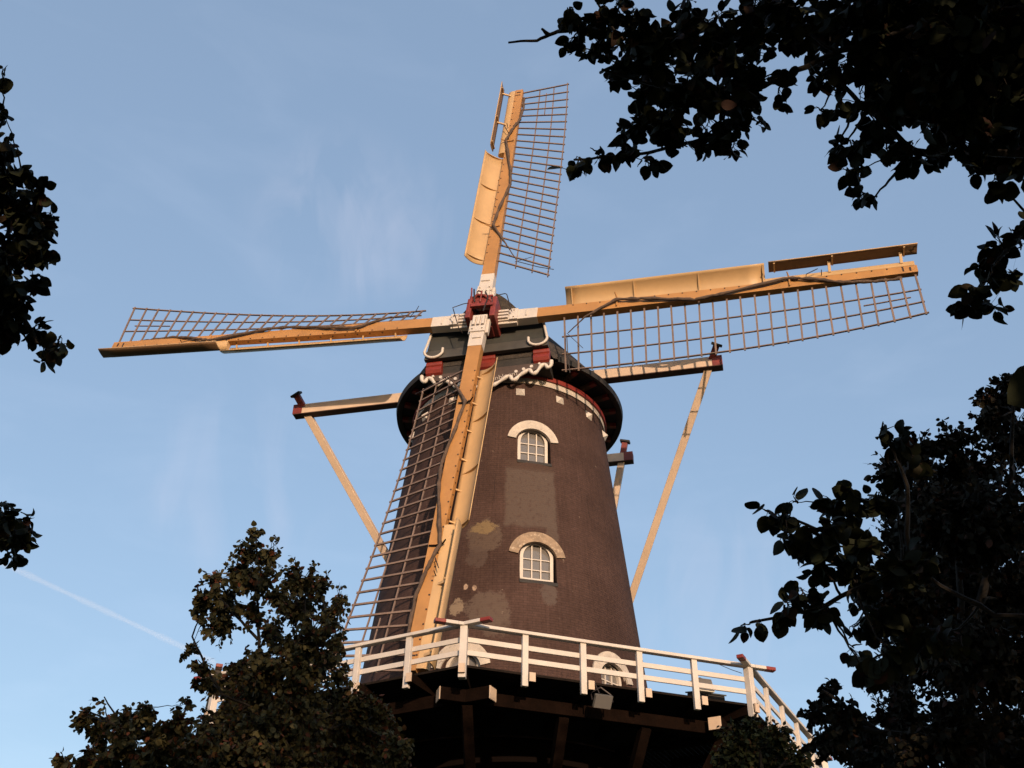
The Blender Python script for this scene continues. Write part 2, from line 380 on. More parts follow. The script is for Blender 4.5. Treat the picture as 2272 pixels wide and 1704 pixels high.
def ring_band(name, m, r0, r1, z0, z1, parent, n=160):
    mb = MB(); a = [2 * math.pi * j / n for j in range(n)]
    rows = [[Vector((math.sin(t) * r, -math.cos(t) * r, z)) for t in a] for r, z in ((r0, z0), (r1, z0), (r1, z1), (r0, z1), (r0, z0))]
    mb.grid(rows, 0, True)
    return mb.build(name, m, parent, smooth=40)
ring_band("curb_band", WHITE_WORN, 3.0, R1 + .05, ZT - .02, ZT + .17, mill)
ring_band("curb_rim", RED, 3.0, R1 + .11, ZT + .173, ZT + .33, mill)

def build_window(th, dz, s, i):
    z0 = WZ + dz; zm = z0 + .55; a = R(th); r = tower_r(zm)
    out = Vector((math.sin(a), -math.cos(a), 0)); tx = Vector((math.cos(a), math.sin(a), 0))
    P = lambda x, z, d: out * d + tx * (x + .045) + zv * z
    d0 = r - .20; zb = z0; z0 = z0 + .115
    w = empty("window", (0, 0, 0), mill)
    outer = arch_pts(.465 * s, z0, z0 + .70, .49 * s); inner = arch_pts(.375 * s, z0 + (.045 if i else .0), z0 + .70, .40 * s)
    mb = MB(); n = len(outer)
    for (ro, ri, df, db) in ((outer, inner, d0, d0 - .09),):
        vs_ = [P(x, z, df) for x, z in ro] + [P(x, z, df) for x, z in ri] + [P(x, z, db) for x, z in ro] + [P(x, z, db) for x, z in ri]
        fs = []
        for k in range(n - 1):
            fs += [(k, k + 1, n + k + 1, n + k), (2 * n + k + 1, 2 * n + k, 3 * n + k, 3 * n + k + 1), (k + 1, k, 2 * n + k, 2 * n + k + 1), (n + k, n + k + 1, 3 * n + k + 1, 3 * n + k)]
        fs += [(0, n, 3 * n, 2 * n), (2 * n - 1, n - 1, 3 * n - 1, 4 * n - 1)]
        mb.add(vs_, fs)
    # slim inner moulding
    m2 = arch_pts(.425 * s, z0 + .01, z0 + .70, .45 * s)
    for k in range(len(m2) - 1):
        pass
    if i: mb.bar(P(-.46 * s, z0 + .0225, d0 - .04), P(.46 * s, z0 + .0225, d0 - .04), .045, .12, zv)
    mb.build("frame", WHITE, w)
    mb = MB()                                                       # glazing bars
    for x in (-.125 * s, .125 * s):
        zt_ = z0 + .70 + .40 * s * math.sqrt(1 - (x / (.375 * s)) ** 2)
        mb.bar(P(x, z0, d0 - .055), P(x, zt_, d0 - .055), .034, .04, tx)
    for z in (z0 + .33, z0 + .655):
        mb.bar(P(-.38 * s, z, d0 - .062), P(.38 * s, z, d0 - .062), .028, .026, zv)
    mb.build("glazing_bars", WHITE, w)
    mb = MB(); gl = arch_pts(.40 * s, z0 - .03, z0 + .70, .42 * s)
    mb.prism([P(x, z, d0 - .085) for x, z in gl], -out * .01); mb.build("pane", GLASS, w)
    mb = MB(); mb.hexa([surf(th, x + .045, z, o_) for z, dzz in ((zb - .12, 0), (zb - .01, .1)) for x, o_ in ((-.53 * s, -.40), (.53 * s, -.40), (.53 * s, .03), (-.53 * s, .03))])
    mb.build("sill", BLACKTAR, w, bevel=.012)
    # plastered hood arch following the wall
    rows = []; na = 28
    for rr_, zz_, off in ((.545, .52, -.05), (.545, .52, .055), (.80, .835, .055), (.80, .835, -.05)):
        row = []
        for k in range(na + 1):
            t = R(11) + (math.pi - 2 * R(11)) * k / na
            row.append(surf(th, -math.cos(t) * rr_ * s + .03, zb + .68 + math.sin(t) * zz_ * s, off))
        rows.append(row)
    rows.append(rows[0]); mb = MB(); mb.grid(rows)
    m_ = na + 1
    mb.add([rows[q][0] for q in range(4)], [(0, 1, 2, 3)]); mb.add([rows[q][na] for q in range(4)], [(3, 2, 1, 0)])
    mb.build("hood_arch", WHITE_WORN if i != 1 else HOOD2, w, smooth=40)
HOOD2 = mat("peeling_plaster", (0.2640, 0.1840, 0.1240), .75, .25, 4.0, (.60, .48, .37), .8, .4, 30)
for i, (th, dz, s) in enumerate(WINDOWS): build_window(th, dz, s, i)

for th in (-80.3, -57.3, -34.3, -17.2, 5.8, 29.3, 51.8, 74.5, 97):      # white pyramid anchor plates under the cap
    z = 19.84 + .085 + ZO; e = .135
    mb = MB(); q = [surf(th, x, z + y, .012) for x, y in ((-e, -e), (e, -e), (e, e), (-e, e))] + [surf(th, 0, z, .15)]
    b_ = [surf(th, x, z + y, -.03) for x, y in ((-e, -e), (e, -e), (e, e), (-e, e))]
    mb.add(q + b_, [(0, 1, 4), (1, 2, 4), (2, 3, 4), (3, 0, 4), (5, 6, 1, 0), (6, 7, 2, 1), (7, 8, 3, 2), (8, 5, 0, 3)])
    mb.build("wall_anchor_plate", WHITE, mill)

# ------------------------------------------------------------------ cap
ZE = 20.95 + .085 + ZO          # eave height
RE = 3.80
def cap_profile(f):
    """half width at the eave and ridge height for a slice f metres ahead of the axis"""
    b = math.sqrt(max(RE * RE - f * f, .02))
    if f > 2.2: b = max(b, 2.05)
    t = (f + RE) / (RE + 3.4)
    zr = ZE + .9 + 2.05 * math.sin(min(1, t * 1.05) * math.pi / 2) ** .8
    return b, zr
def cap_mat():
    m = bpy.data.materials.new("dark_roof_shingle"); m.use_nodes = True; t = m.node_tree; b = t.nodes['Principled BSDF']
    co = t.nodes.new('ShaderNodeTexCoord'); wv = t.nodes.new('ShaderNodeTexWave'); wv.bands_direction = 'Z'; wv.wave_profile = 'SAW'; wv.inputs['Scale'].default_value = 1.9
    wv.inputs['Distortion'].default_value = 1.0; wv.inputs['Detail'].default_value = 3; wv.inputs['Detail Scale'].default_value = 3
    n = t.nodes.new('ShaderNodeTexNoise'); n.inputs['Scale'].default_value = 7; n.inputs['Detail'].default_value = 7
    t.links.new(co.outputs['Object'], wv.inputs['Vector']); t.links.new(co.outputs['Object'], n.inputs['Vector'])
    r = t.nodes.new('ShaderNodeValToRGB'); r.color_ramp.elements[0].color = (.017, .013, .011, 1); r.color_ramp.elements[1].color = (.052, .038, .029, 1)
    r.color_ramp.elements[0].position = .3; r.color_ramp.elements[1].position = .72
    t.links.new(n.outputs['Fac'], r.inputs['Fac']); t.links.new(r.outputs['Color'], b.inputs['Base Color'])
    ad = t.nodes.new('ShaderNodeMath'); ad.operation = 'ADD'; t.links.new(wv.outputs['Fac'], ad.inputs[0]); t.links.new(n.outputs['Fac'], ad.inputs[1])
    bp = t.nodes.new('ShaderNodeBump'); bp.inputs['Strength'].default_value = .9; bp.inputs['Distance'].default_value = .05
    t.links.new(ad.outputs[0], bp.inputs['Height']); t.links.new(bp.outputs['Normal'], b.inputs['Normal'])
    b.inputs['Roughness'].default_value = .85
    return m
CAPM = cap_mat()
def build_cap():
    mb = MB(); rows = []; NP = 28
    fs = list(np.linspace(3.38, -3.74, 34))
    for f in fs:
        b, zr = cap_profile(f); row = []
        for k in range(NP + 1):
            s = -1 + 2 * k / NP
            a = abs(s)
            x = b * math.copysign(1 - (1 - a) ** 1.0, s)
            y = (1 - a ** 1.55)
            row.append(C(x, f, ZE + (zr - ZE) * y))
        rows.append(row)
    mb.grid(rows)
    for row, rev in ((rows[0], 0), (rows[-1], 1)):          # closed ends
        mb.add(row, [tuple(range(len(row)))])
    cap = mb.build("cap", CAPM, mill, smooth=50)
    # eave: short vertical fascia and soffit ring
    n = 128
    a = [R(36) + R(288) * j / n for j in range(n + 1)]
    mb = MB()
    rws = [[C(math.sin(t) * r, math.cos(t) * r, z) for t in a] for r, z in ((RE - .14, ZE - .05), (RE + .04, ZE - .12), (RE + .07, ZE + .06), (RE - .22, ZE + .16), (RE - .14, ZE - .05))]
    mb.grid(rws, 0); mb.build("eave_edge", BLACKTAR, cap, smooth=40)
    mb = MB()
    rws = [[C(math.sin(t) * r, math.cos(t) * r, z) for t in a] for r, z in ((R1 - .1, ZE + .02), (RE - .1, ZE + .02), (RE - .1, ZE + .06), (R1 - .1, ZE + .06), (R1 - .1, ZE + .02))]
    mb.grid(rws, 0); mb.build("soffit", SOFFIT, cap, smooth=40)
    for j in range(26):                                     # rafters with red tips
        t = 2 * math.pi * (j + .5) / 26
        if math.cos(t) > .80: continue
        d = hv * math.sin(t) + nv * math.cos(t)
        mb = MB(); p = d * (R1 - .15) + zv * (ZE - .09); q = d * (RE - .36) + zv * (ZE - .07); e = d * (RE - .16) + zv * (ZE - .06)
        mb.bar(p, q, .15, .15, None, 0); mb.bar(q, e, .15, .14, None, 1); mb.build("rafter", [RAFTER, RED], cap)
    # ridge board
    mb = MB()
    pts = [C(0, f, cap_profile(f)[1] + .03) for f in np.linspace(3.45, -3.6, 20)]
    for p, q in zip(pts[:-1], pts[1:]): mb.bar(p, q, .34, .10)
    mb.build("ridge", BLACKTAR, cap)
    return cap
SOFFIT = mat("blue_black_soffit", (.022, .020, .024), .8, .3, 4)
cap = build_cap()
def zc(z): return z + .085 + ZO
def board(name, m, pts, f0, f1):
    mb = MB(); mb.prism([C(x, f0, z) for x, z in pts], nv * (f1 - f0)); return mb.build(name, m, mill, bevel=.01)
sb = board("storm_board", BOARD, [(-1.98, zc(21.52)), (1.98, zc(21.52)), (1.80, zc(22.55)), (.5, zc(22.8)), (-.5, zc(22.8)), (-1.80, zc(22.55))], 3.39, 3.50)
mb = MB()                                                    # lower, outward leaning skirt of the storm board
mb.hexa([C(-2.02, 3.44, zc(21.14)), C(2.02, 3.44, zc(21.14)), C(2.02, 3.62, zc(21.14)), C(-2.02, 3.62, zc(21.14)), C(-1.99, 3.40, zc(21.53)), C(1.99, 3.40, zc(21.53)), C(1.99, 3.53, zc(21.53)), C(-1.99, 3.53, zc(21.53))])
mb.build("skirt_board", BOARD2 if False else mat("grey_green_board", (.055, .050, .045), .6, .2, 2.0), sb, bevel=.01)
for sx in (-1, 1):                                           # white J-shaped edge trim
    pts = [(1.80, 22.5), (1.90, 22.0), (2.00, 21.45)]
    for k in range(9):
        t = R(0 - 20 * k); pts.append((1.70 + .31 * math.cos(t), 21.42 + .26 * math.sin(t)))
    pts += [(1.40, 21.50)]
    mb = MB(); mb.tube([C(sx * x, 3.66 if z < 21.6 else 3.57, zc(z)) for x, z in pts], .045, 8); mb.build("edge_trim", WHITE, sb, smooth=60)
# front body of the cap under the boards
mb = MB(); mb.hexa([C(-2.0, 2.3, zc(20.5)), C(2.0, 2.3, zc(20.5)), C(2.0, 3.36, zc(20.5)), C(-2.0, 3.36, zc(20.5)), C(-1.95, 2.3, zc(21.5)), C(1.95, 2.3, zc(21.5)), C(1.95, 3.36, zc(21.5)), C(-1.95, 3.36, zc(21.5))])
mb.build("front_sill_beam", BLACKTAR, mill)
for x in (-1.70, .04, 1.79):                                 # red rounded beam ends
    mb = MB(); w2 = .26
    prof = [(3.30, 21.10), (3.50, 21.10), (3.56, 21.02), (3.54, 20.94), (3.50, 20.90), (3.56, 20.83), (3.57, 20.74), (3.52, 20.64), (3.42, 20.58), (3.30, 20.56)]
    mb.prism([C(x - w2, f, zc(z)) for f, z in prof], hv * (2 * w2)); mb.build("beam_end", RED, mill, bevel=.012)
# beard: carved board under the front
def beard_edge(x):
    s = abs(x) / 2.05
    return 19.98 + .50 * s ** 1.25
bt = []
N = 60
for k in range(N + 1):
    x = -2.06 + 4.12 * k / N
    bt.append((x, zc(beard_edge(x)) + .02))
beard = board("beard", BEARDWOOD, bt + [(2.06, zc(20.62)), (-2.06, zc(20.62))], 3.36, 3.44)
for sx in (-1, 1):                                           # white scroll waves along the lower edge
    pts = []
    nodes = [(2.10, .10), (2.08, -.04), (1.98, -.06), (1.90, .05), (1.78, .05), (1.66, -.06), (1.55, -.10), (1.47, -.04), (1.40, .06), (1.27, .04), (1.08, -.02), (.96, -.09), (.86, -.07), (.80, .04), (.70, .07), (.52, .01), (.32, -.05), (.20, -.07), (.12, .02), (.02, .05)]
    dense = []
    for q in range(len(nodes) - 1):
        p0 = nodes[max(q - 1, 0)]; p1 = nodes[q]; p2 = nodes[q + 1]; p3 = nodes[min(q + 2, len(nodes) - 1)]
        for j in range(4):
            t = j / 4
            dense.append(tuple(.5 * ((2 * p1[i]) + (-p0[i] + p2[i]) * t + (2 * p0[i] - 5 * p1[i] + 4 * p2[i] - p3[i]) * t * t + (-p0[i] + 3 * p1[i] - 3 * p2[i] + p3[i]) * t ** 3) for i in (0, 1)))
    rad = [.05 + .02 * (0.5 + .5 * math.sin(k * .9)) for k in range(len(dense))]
    mb = MB(); mb.tube([C(sx * x, 3.45, zc(beard_edge(x) + y * 1.35)) for x, y in dense], rad, 8)
    mb.build("scroll_trim", WHITE, beard, smooth=60)
    for q, x in enumerate((1.72, 1.47, 1.22, .98)):          # white studs above the scroll
        mb = MB(); c = C(sx * x, 3.44, zc(beard_edge(x) + .17)); rr_ = .055 if q else .04
        mb.tube([c, c + nv * .04], rr_, 10); mb.build("stud", WHITE, beard, smooth=40)
fc = bpy.data.curves.new("lettering", 'FONT'); fc.body = "Korenbloem"; fc.size = .24; fc.extrude = .006; fc.align_x = 'CENTER'
LETTER = mat("grey_white_lettering", (.34, .29, .26), .6, .1, 8)
tmp = bpy.data.objects.new("tmp_text", fc); COL.objects.link(tmp)
lme = bpy.data.meshes.new_from_object(tmp.evaluated_get(bpy.context.evaluated_depsgraph_get())); bpy.data.objects.remove(tmp); bpy.data.curves.remove(fc)
lme.materials.clear(); lme.materials.append(LETTER); lme.name = "lettering"
fo = bpy.data.objects.new("lettering", lme); COL.objects.link(fo); fo.parent = beard
Rm = Matrix(((hv.x, 0, nv.x), (hv.y, 0, nv.y), (hv.z, 1, nv.z)))
tilt = Matrix.Rotation(R(9), 3, 'Z')
fo.matrix_local = Matrix.Translation(C(.42, 3.452, zc(20.13))) @ (Rm @ tilt).to_4x4()

# ------------------------------------------------------------------ tail beams and braces
BB, LB, ZB = 1.387, 7.326, 21.424 + ZO
BS, LS = -3.687, 3.806
def cross_beam(f, half, sz, name):
    mb = MB(); z = ZB + .0
    mb.bar(C(-half + .33, f, z), C(half - .33, f, z), sz, sz * .85, zv, 0)
    for s_ in (-1, 1):
        mb.bar(C(s_ * (half - .33), f, z), C(s_ * half, f, z), sz * 1.06, sz * .92, zv, 1)
    for x in ():
        mb.bar(C(x - .012, f, z), C(x + .012, f, z), sz * 1.025, sz * .88, zv, 2)
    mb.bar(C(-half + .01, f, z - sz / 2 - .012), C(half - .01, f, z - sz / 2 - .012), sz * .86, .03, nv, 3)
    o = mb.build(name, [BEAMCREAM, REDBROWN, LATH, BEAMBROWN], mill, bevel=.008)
    return o
cross_beam(BB, LB, .37, "long_cross_beam"); cross_beam(BS, LS, .34, "short_cross_beam")
FOOT = lambda s: C(.3 * s, -6.5, 9.55 + ZO)
def brace(h, f, s, name="brace", foot=None):
    a = C(h, f, ZB); b = foot or FOOT(s); d = (b - a).normalized()
    side = hv
    mb = MB(); mb.bar(a + d * .1, b, .24, .22, side, 0)
    mb.bar(a - d * .62, a + d * .1, .21, .19, side, 1); mb.bar(a - d * .70, a - d * .62, .36, .30, side, 2)
    mb.build(name, [BEAMCREAM, REDBROWN, BLACKTAR], mill, bevel=.015)
for s_ in (-1, 1):
    brace(s_ * 6.93, BB, s_)
    brace(s_ * 3.40, BS, s_, foot=C(.3 * s_, -6.6, 9.2 + ZO))
mb = MB(); mb.bar(C(0, -3.6, ZE + .3), C(0, -6.7, 8.9 + ZO), .4, .4); mb.build("tail_pole", BEAMCREAM, mill, bevel=.02)
# hanging chain from the short beam
mb = MB(); p = C(2.75, BS, ZB - .15); mb.tube([p, p - zv * 2.4], .018, 6); mb.build("hanging_chain", IRON, mill)

# ------------------------------------------------------------------ sails
ANG, OFF, HD, ZH, CBEND, SL = 0.051, 0.369, 4.287, 22.473 + ZO, 0.327, 13.2
ov = uu * math.cos(ANG) + hv * math.sin(ANG); oh = hv * math.cos(ANG) - uu * math.sin(ANG)
hubF = nv * HD + zv * ZH; hubB = hubF - nn * OFF
SAILS = [(hubF, ov, oh), (hubB, oh, -ov), (hubF, -ov, -oh), (hubB, -oh, ov)]
def make_sail(o, d, t, idx):
    S = lambda u, v, w: o + d * u + t * v + nn * (w + CBEND * (abs(u) / SL) ** 1.5)
    hw = lambda u: .225 + (.155 - .225) * u / SL
    dp = lambda u: .30 + (.17 - .30) * u / SL
    rnd = random.Random(idx)
    # stock
    mb = MB(); us = list(np.linspace(1.75, SL, 14)); rows = []
    for u in us:
        a, b_ = hw(u), dp(u); rows.append([S(u, -a, 0), S(u, a, 0), S(u, a, -b_), S(u, -a, -b_)])
    mb.grid(rows, 0, True); mb.add(rows[0], [(0, 1, 2, 3)]); mb.add(rows[-1], [(3, 2, 1, 0)])
    # bolts along the leading edge of the stock
    for u in np.arange(2.9, 12.9, .43):
        p = S(u, -hw(u) + .045, .0); mb.tube([p - nn * .01, p + nn * .012], .026, 6, 1)
        if 2.9 < u < 12: 
            p = S(u + .1, -hw(u), -.1); mb.tube([p + t * .01, p - t * .015], .026, 6, 1)
    mb.bar(S(13.0, -.08, .005), S(13.0, .08, .005), .05, .014, d, 1); mb.bar(S(12.8, -.08, .005), S(12.8, .08, .005), .04, .014, d, 1)
    sail = mb.build("sail", [OCHRE, IRON], mill)
    # white clamp length next to the hub
    mb = MB(); rows = []
    for u in (.30, 1.752):
        a, b_ = hw(u) + .012, dp(u) + .01; rows.append([S(u, -a, .012), S(u, a, .012), S(u, a, -b_), S(u, -a, -b_)])
    mb.grid(rows, 0, True); mb.add(rows[0], [(0, 1, 2, 3)]); mb.add(rows[-1], [(3, 2, 1, 0)])
    for v in (-.15, .0, .15): mb.bar(S(.40, v, .05), S(.82, v, .05), .085, .09, t)
    mb.bar(S(.86, 0, .02), S(1.12, 0, .02), .50, .07, t)
    mb.bar(S(1.40, -.17, .02), S(1.40, .12, .02), .045, .06, d)
    for v in (-.16, .16): mb.bar(S(1.0, v, .04), S(1.0, v, .10), .05, .05, d)
    mb.build("stock_clamp", WHITE, sail, bevel=.01)
    for q in (-.27, .27):
        mb = MB(); mb.bar(S(.45, q, -.14), S(1.10, q, -.14), .10, .16, t); mb.build("wedge", WHITE, sail, bevel=.01)
    # lattice: 25 bars and three longitudinal laths, twisted towards the root
    ROOT, TIP = 2.62, 13.12
    tw = lambda u: R(27 - 30 * max(0, (u - ROOT) / (TIP - ROOT)) ** 2)
    NB = 26; mb = MB(); z0 = -.12
    def LP(u, e): return S(u, .12 + e * math.cos(tw(u)), z0 - e * math.sin(tw(u)))
    for k in range(NB):
        u = ROOT + (TIP - ROOT) * k / (NB - 1)
        jit = rnd.uniform(-.012, .012)
        mb.bar(LP(u + jit, 0), LP(u - jit, 1.92), .054, .04, d)
    for e in (.72, 1.30, 1.86):
        pts = [LP(u, e) - nn * .03 for u in np.linspace(ROOT - .10, TIP + .06, 30)]
        if e > 1.8: pts = [LP(u, e) + nn * .0 for u in np.linspace(ROOT - .12, TIP + .08, 30)]
        for p, q in zip(pts[:-1], pts[1:]): mb.bar(p, q, .05 if e > 1.8 else .042, .036, nn)
    pts = [LP(u, 1.0) - nn * .03 for u in np.linspace(11.55, 12.85, 5)]
    for p, q in zip(pts[:-1], pts[1:]): mb.bar(p, q, .034, .03, nn)
    mb.build("lattice", LATH, sail)
    # inner leading foil: arc section with ribs
    def foil_pt(s):   # s 0 inner .. 1 leading edge
        a = Vector((-.225, -.29)); b_ = Vector((-.87, .21)); p = a.lerp(b_, s); nrm = Vector((-(b_ - a).y, (b_ - a).x)).normalized()
        if nrm.y > 0: nrm = -nrm
        return p + nrm * (.135 * 4 * s * (1 - s))
    sec = [foil_pt(k / 10) for k in range(11)]
    mb = MB(); u0, u1 = 2.62, 8.86
    mb.grid([[S(u, p[0], p[1]) for p in sec] for u in np.linspace(u0, u1, 13)])
    fo_ = mb.build("leading_foil", CREAM, sail, smooth=50, solid=.025)
    for u in (2.82, 4.82, 6.84, 8.80):
        mb = MB(); poly = [S(u - .012, p[0] + .0, p[1]) for p in sec]
        inner_ = [S(u - .012, *(Vector((p[0], p[1])).lerp(Vector((-.225, -.29)).lerp(Vector((-.87, .21)), k / 10), .62))) for k, p in enumerate(sec)]
        for k in range(10):
            mb.hexa([poly[k], poly[k + 1], inner_[k + 1], inner_[k]] + [x + d * .03 for x in (poly[k], poly[k + 1], inner_[k + 1], inner_[k])])
        mb.build("foil_rib", CREAM, fo_)
    for u in np.linspace(3.0, 8.6, 6):
        mb = MB(); mb.bar(S(u, -.20, -.17), S(u, -.36, -.30), .05, .04, d); mb.build("foil_bracket", CREAM, sail)
    # outer nose fairing
    mb = MB(); sec2 = [(-hw(10) + .012, .006), (-.33, .0), (-.42, -.05), (-.455, -.12), (-.42, -.19), (-.30, -.23), (-hw(10) + .012, -.235)]
    mb.grid([[S(u, a, b_) for a, b_ in sec2] for u in np.linspace(8.85, 13.15, 9)])
    mb.add([S(13.15, a, b_) for a, b_ in sec2], [tuple(range(len(sec2)))]); mb.add([S(8.85, a, b_) for a, b_ in sec2], [tuple(reversed(range(len(sec2))))])
    mb.build("nose_fairing", CREAM, sail, smooth=50)
    # opened brake flap standing square to the sail, on three arms
    mb = MB(); fl = [(-.635, .02), (-.65, .12), (-.655, .22), (-.65, .33), (-.63, .43)]
    mb.grid([[S(u, a, b_) for a, b_ in fl] for u in np.linspace(8.98, 13.28, 9)])
    fl_o = mb.build("brake_flap", [CREAM, FLAPSHADE], sail, smooth=50, solid=.03); fl_o.modifiers[0].material_offset = 1
    for u in (9.15, 10.85, 12.9):
        mb = MB(); mb.bar(S(u, -.605, .03), S(u, -.605, .38), .05, .07, d); mb.build("flap_rib", CREAM, fl_o)
    for u in (10.75, 12.8):
        mb = MB(); mb.bar(S(u, -.30, .0), S(u, -.63, .16), .085, .05, d); mb.build("flap_arm", CREAM, sail, bevel=.008)
    # thin lever work by the flap
    mb = MB(); mb.tube([S(10.05, -.12, .02), S(10.05, -.15, .16), S(10.4, -.30, .2)], .014, 5); mb.build("flap_lever", IRON, sail); mb = MB(); mb.tube([S(10.5, -.20, .0), S(10.5, -.20, .22)], .014, 5)
    mb.build("flap_lever", IRON, sail)
    # rolled sailcloth zigzagging over the face
    kp = [(2.75, .80, -.30), (3.3, .45, -.02), (4.3, -.09, .10), (5.2, .02, .10), (6.7, .27, .04), (7.5, .21, .08), (9.55, -.17, .09), (10.3, .04, .09), (11.0, .22, .0), (12.0, .26, -.1), (12.8, .2, -.14)]
    pts = []
    for q in range(len(kp) - 1):
        p0 = kp[max(q - 1, 0)]; p1 = kp[q]; p2 = kp[q + 1]; p3 = kp[min(q + 2, len(kp) - 1)]
        for j in range(8):
            x = j / 8; 
            if q in (2, 6): c_ = [p1[i] + (p2[i] - p1[i]) * x for i in range(3)]
            else: c_ = [p1[i] + (p2[i] - p1[i]) * (x * x * (3 - 2 * x) * .5 + x * .5) for i in range(3)]
            pts.append(S(c_[0], c_[1] + rnd.uniform(-.012, .012), c_[2] + rnd.uniform(-.012, .012)))
    rad = [.018 + min(1, max(0, (k - 5) / 8)) * (.032 + .009 * math.sin(k * 1.3) + rnd.uniform(-.006, .006)) for k in range(len(pts))]
    mb = MB(); mb.tube(pts, rad, 8)
    mb.build("rolled_sailcloth", CLOTH, sail, smooth=60)
    mb = MB(); mb.tube([S(2.7, .85, -.35), S(2.72, 1.5, -.68), S(2.78, 1.98, -.9)], .014, 5); mb.build("sail_rope", IRON, sail); mb = MB(); mb.tube([S(2.7, .75, -.35), S(3.2, 1.25, -.60)], .010, 5)
    mb.build("sail_rope", IRON, sail)
    for u in (4.3, 9.55):                                       # wooden cleats
        mb = MB(); mb.tube([S(u - .05, -.34, .20), S(u, -.22, .07), S(u, -.02, .03), S(u, .14, .05)], [.018, .028, .03, .02], 6)
        mb.build("cleat", OCHRE if idx != 2 else BROWNWOOD, sail, smooth=60)
    return sail
for i, (o, d, t) in enumerate(SAILS): make_sail(o, d, t, i)

# ------------------------------------------------------------------ poll head
H = lambda a, b_, c: hubF + oh * a + ov * b_ + nn * c
mb = MB()
mb.bar(H(0, 0, -.95), H(0, 0, -2.2), .70, .70, oh)
mb.build("wind_shaft", REDBROWN, mill, bevel=.03)
mb = MB()
for s_ in (-1, 1):
    mb.box(H(s_ * .40 - .09, -.46, -.85), oh * .18, ov * .92, nn * .95)
    mb.box(H(-.32, s_ * .41 - .075, -.82), oh * .64, ov * .15, nn * .47)
mb.box(H(-.30, .10, .04), oh * .60, ov * .34, nn * .10)
mb.box(H(-.32, -.44, -.90), oh * .64, ov * .88, nn * .16)
poll = mb.build("poll_head", REDBROWN, mill, bevel=.03)
mb = MB(); mb.box(H(-.34, -.02, .03), oh * .74, ov * .14, nn * .14); mb.box(H(-.36, .42, -.1), oh * .72, ov * .07, nn * .26)
mb.tube([H(-.34, .30, .10), H(-.15, .46, .22), H(.10, .42, .20), H(.34, .20, .1)], .05, 8)
mb.build("poll_strap", REDBROWN, poll, bevel=.015)
for k, pts in enumerate(([(-.34, .1, .12), (-.36, .62, .2), (-.42, .95, .12)], [(-.22, .2, .15), (-.25, .55, .28), (-.30, .78, .2)], [(-.02, .15, .18), (.02, .5, .3), (-.14, .68, .2)], [(.12, -.25, .12), (.22, .3, .2), (.1, .6, .2)], [(-.40, -.35, .05), (-.38, .2, .15), (-.4, .55, .1)], [(.40, -.4, 0), (.36, .15, .12), (.28, .5, .1)])):
    mb = MB(); mb.tube([H(*p) for p in pts], .028, 6); mb.build("iron_rod", IRON if k % 2 else REDBROWN, poll, smooth=60)
for pts in ([(-.30, .25, .1), (-.6, .22, .1), (-.95, .08, .1), (-.92, .02, .1), (-.68, -.72, -.1), (-.6, -.75, -.3)], [(.30, .45, .05), (.45, .62, .0), (.70, .66, .0), (.76, .62, 0), (.95, -.02, -.2)]):
    mb = MB(); mb.tube([H(*p) for p in pts], .016, 6); mb.build("lightning_wire", IRON, poll, smooth=60)

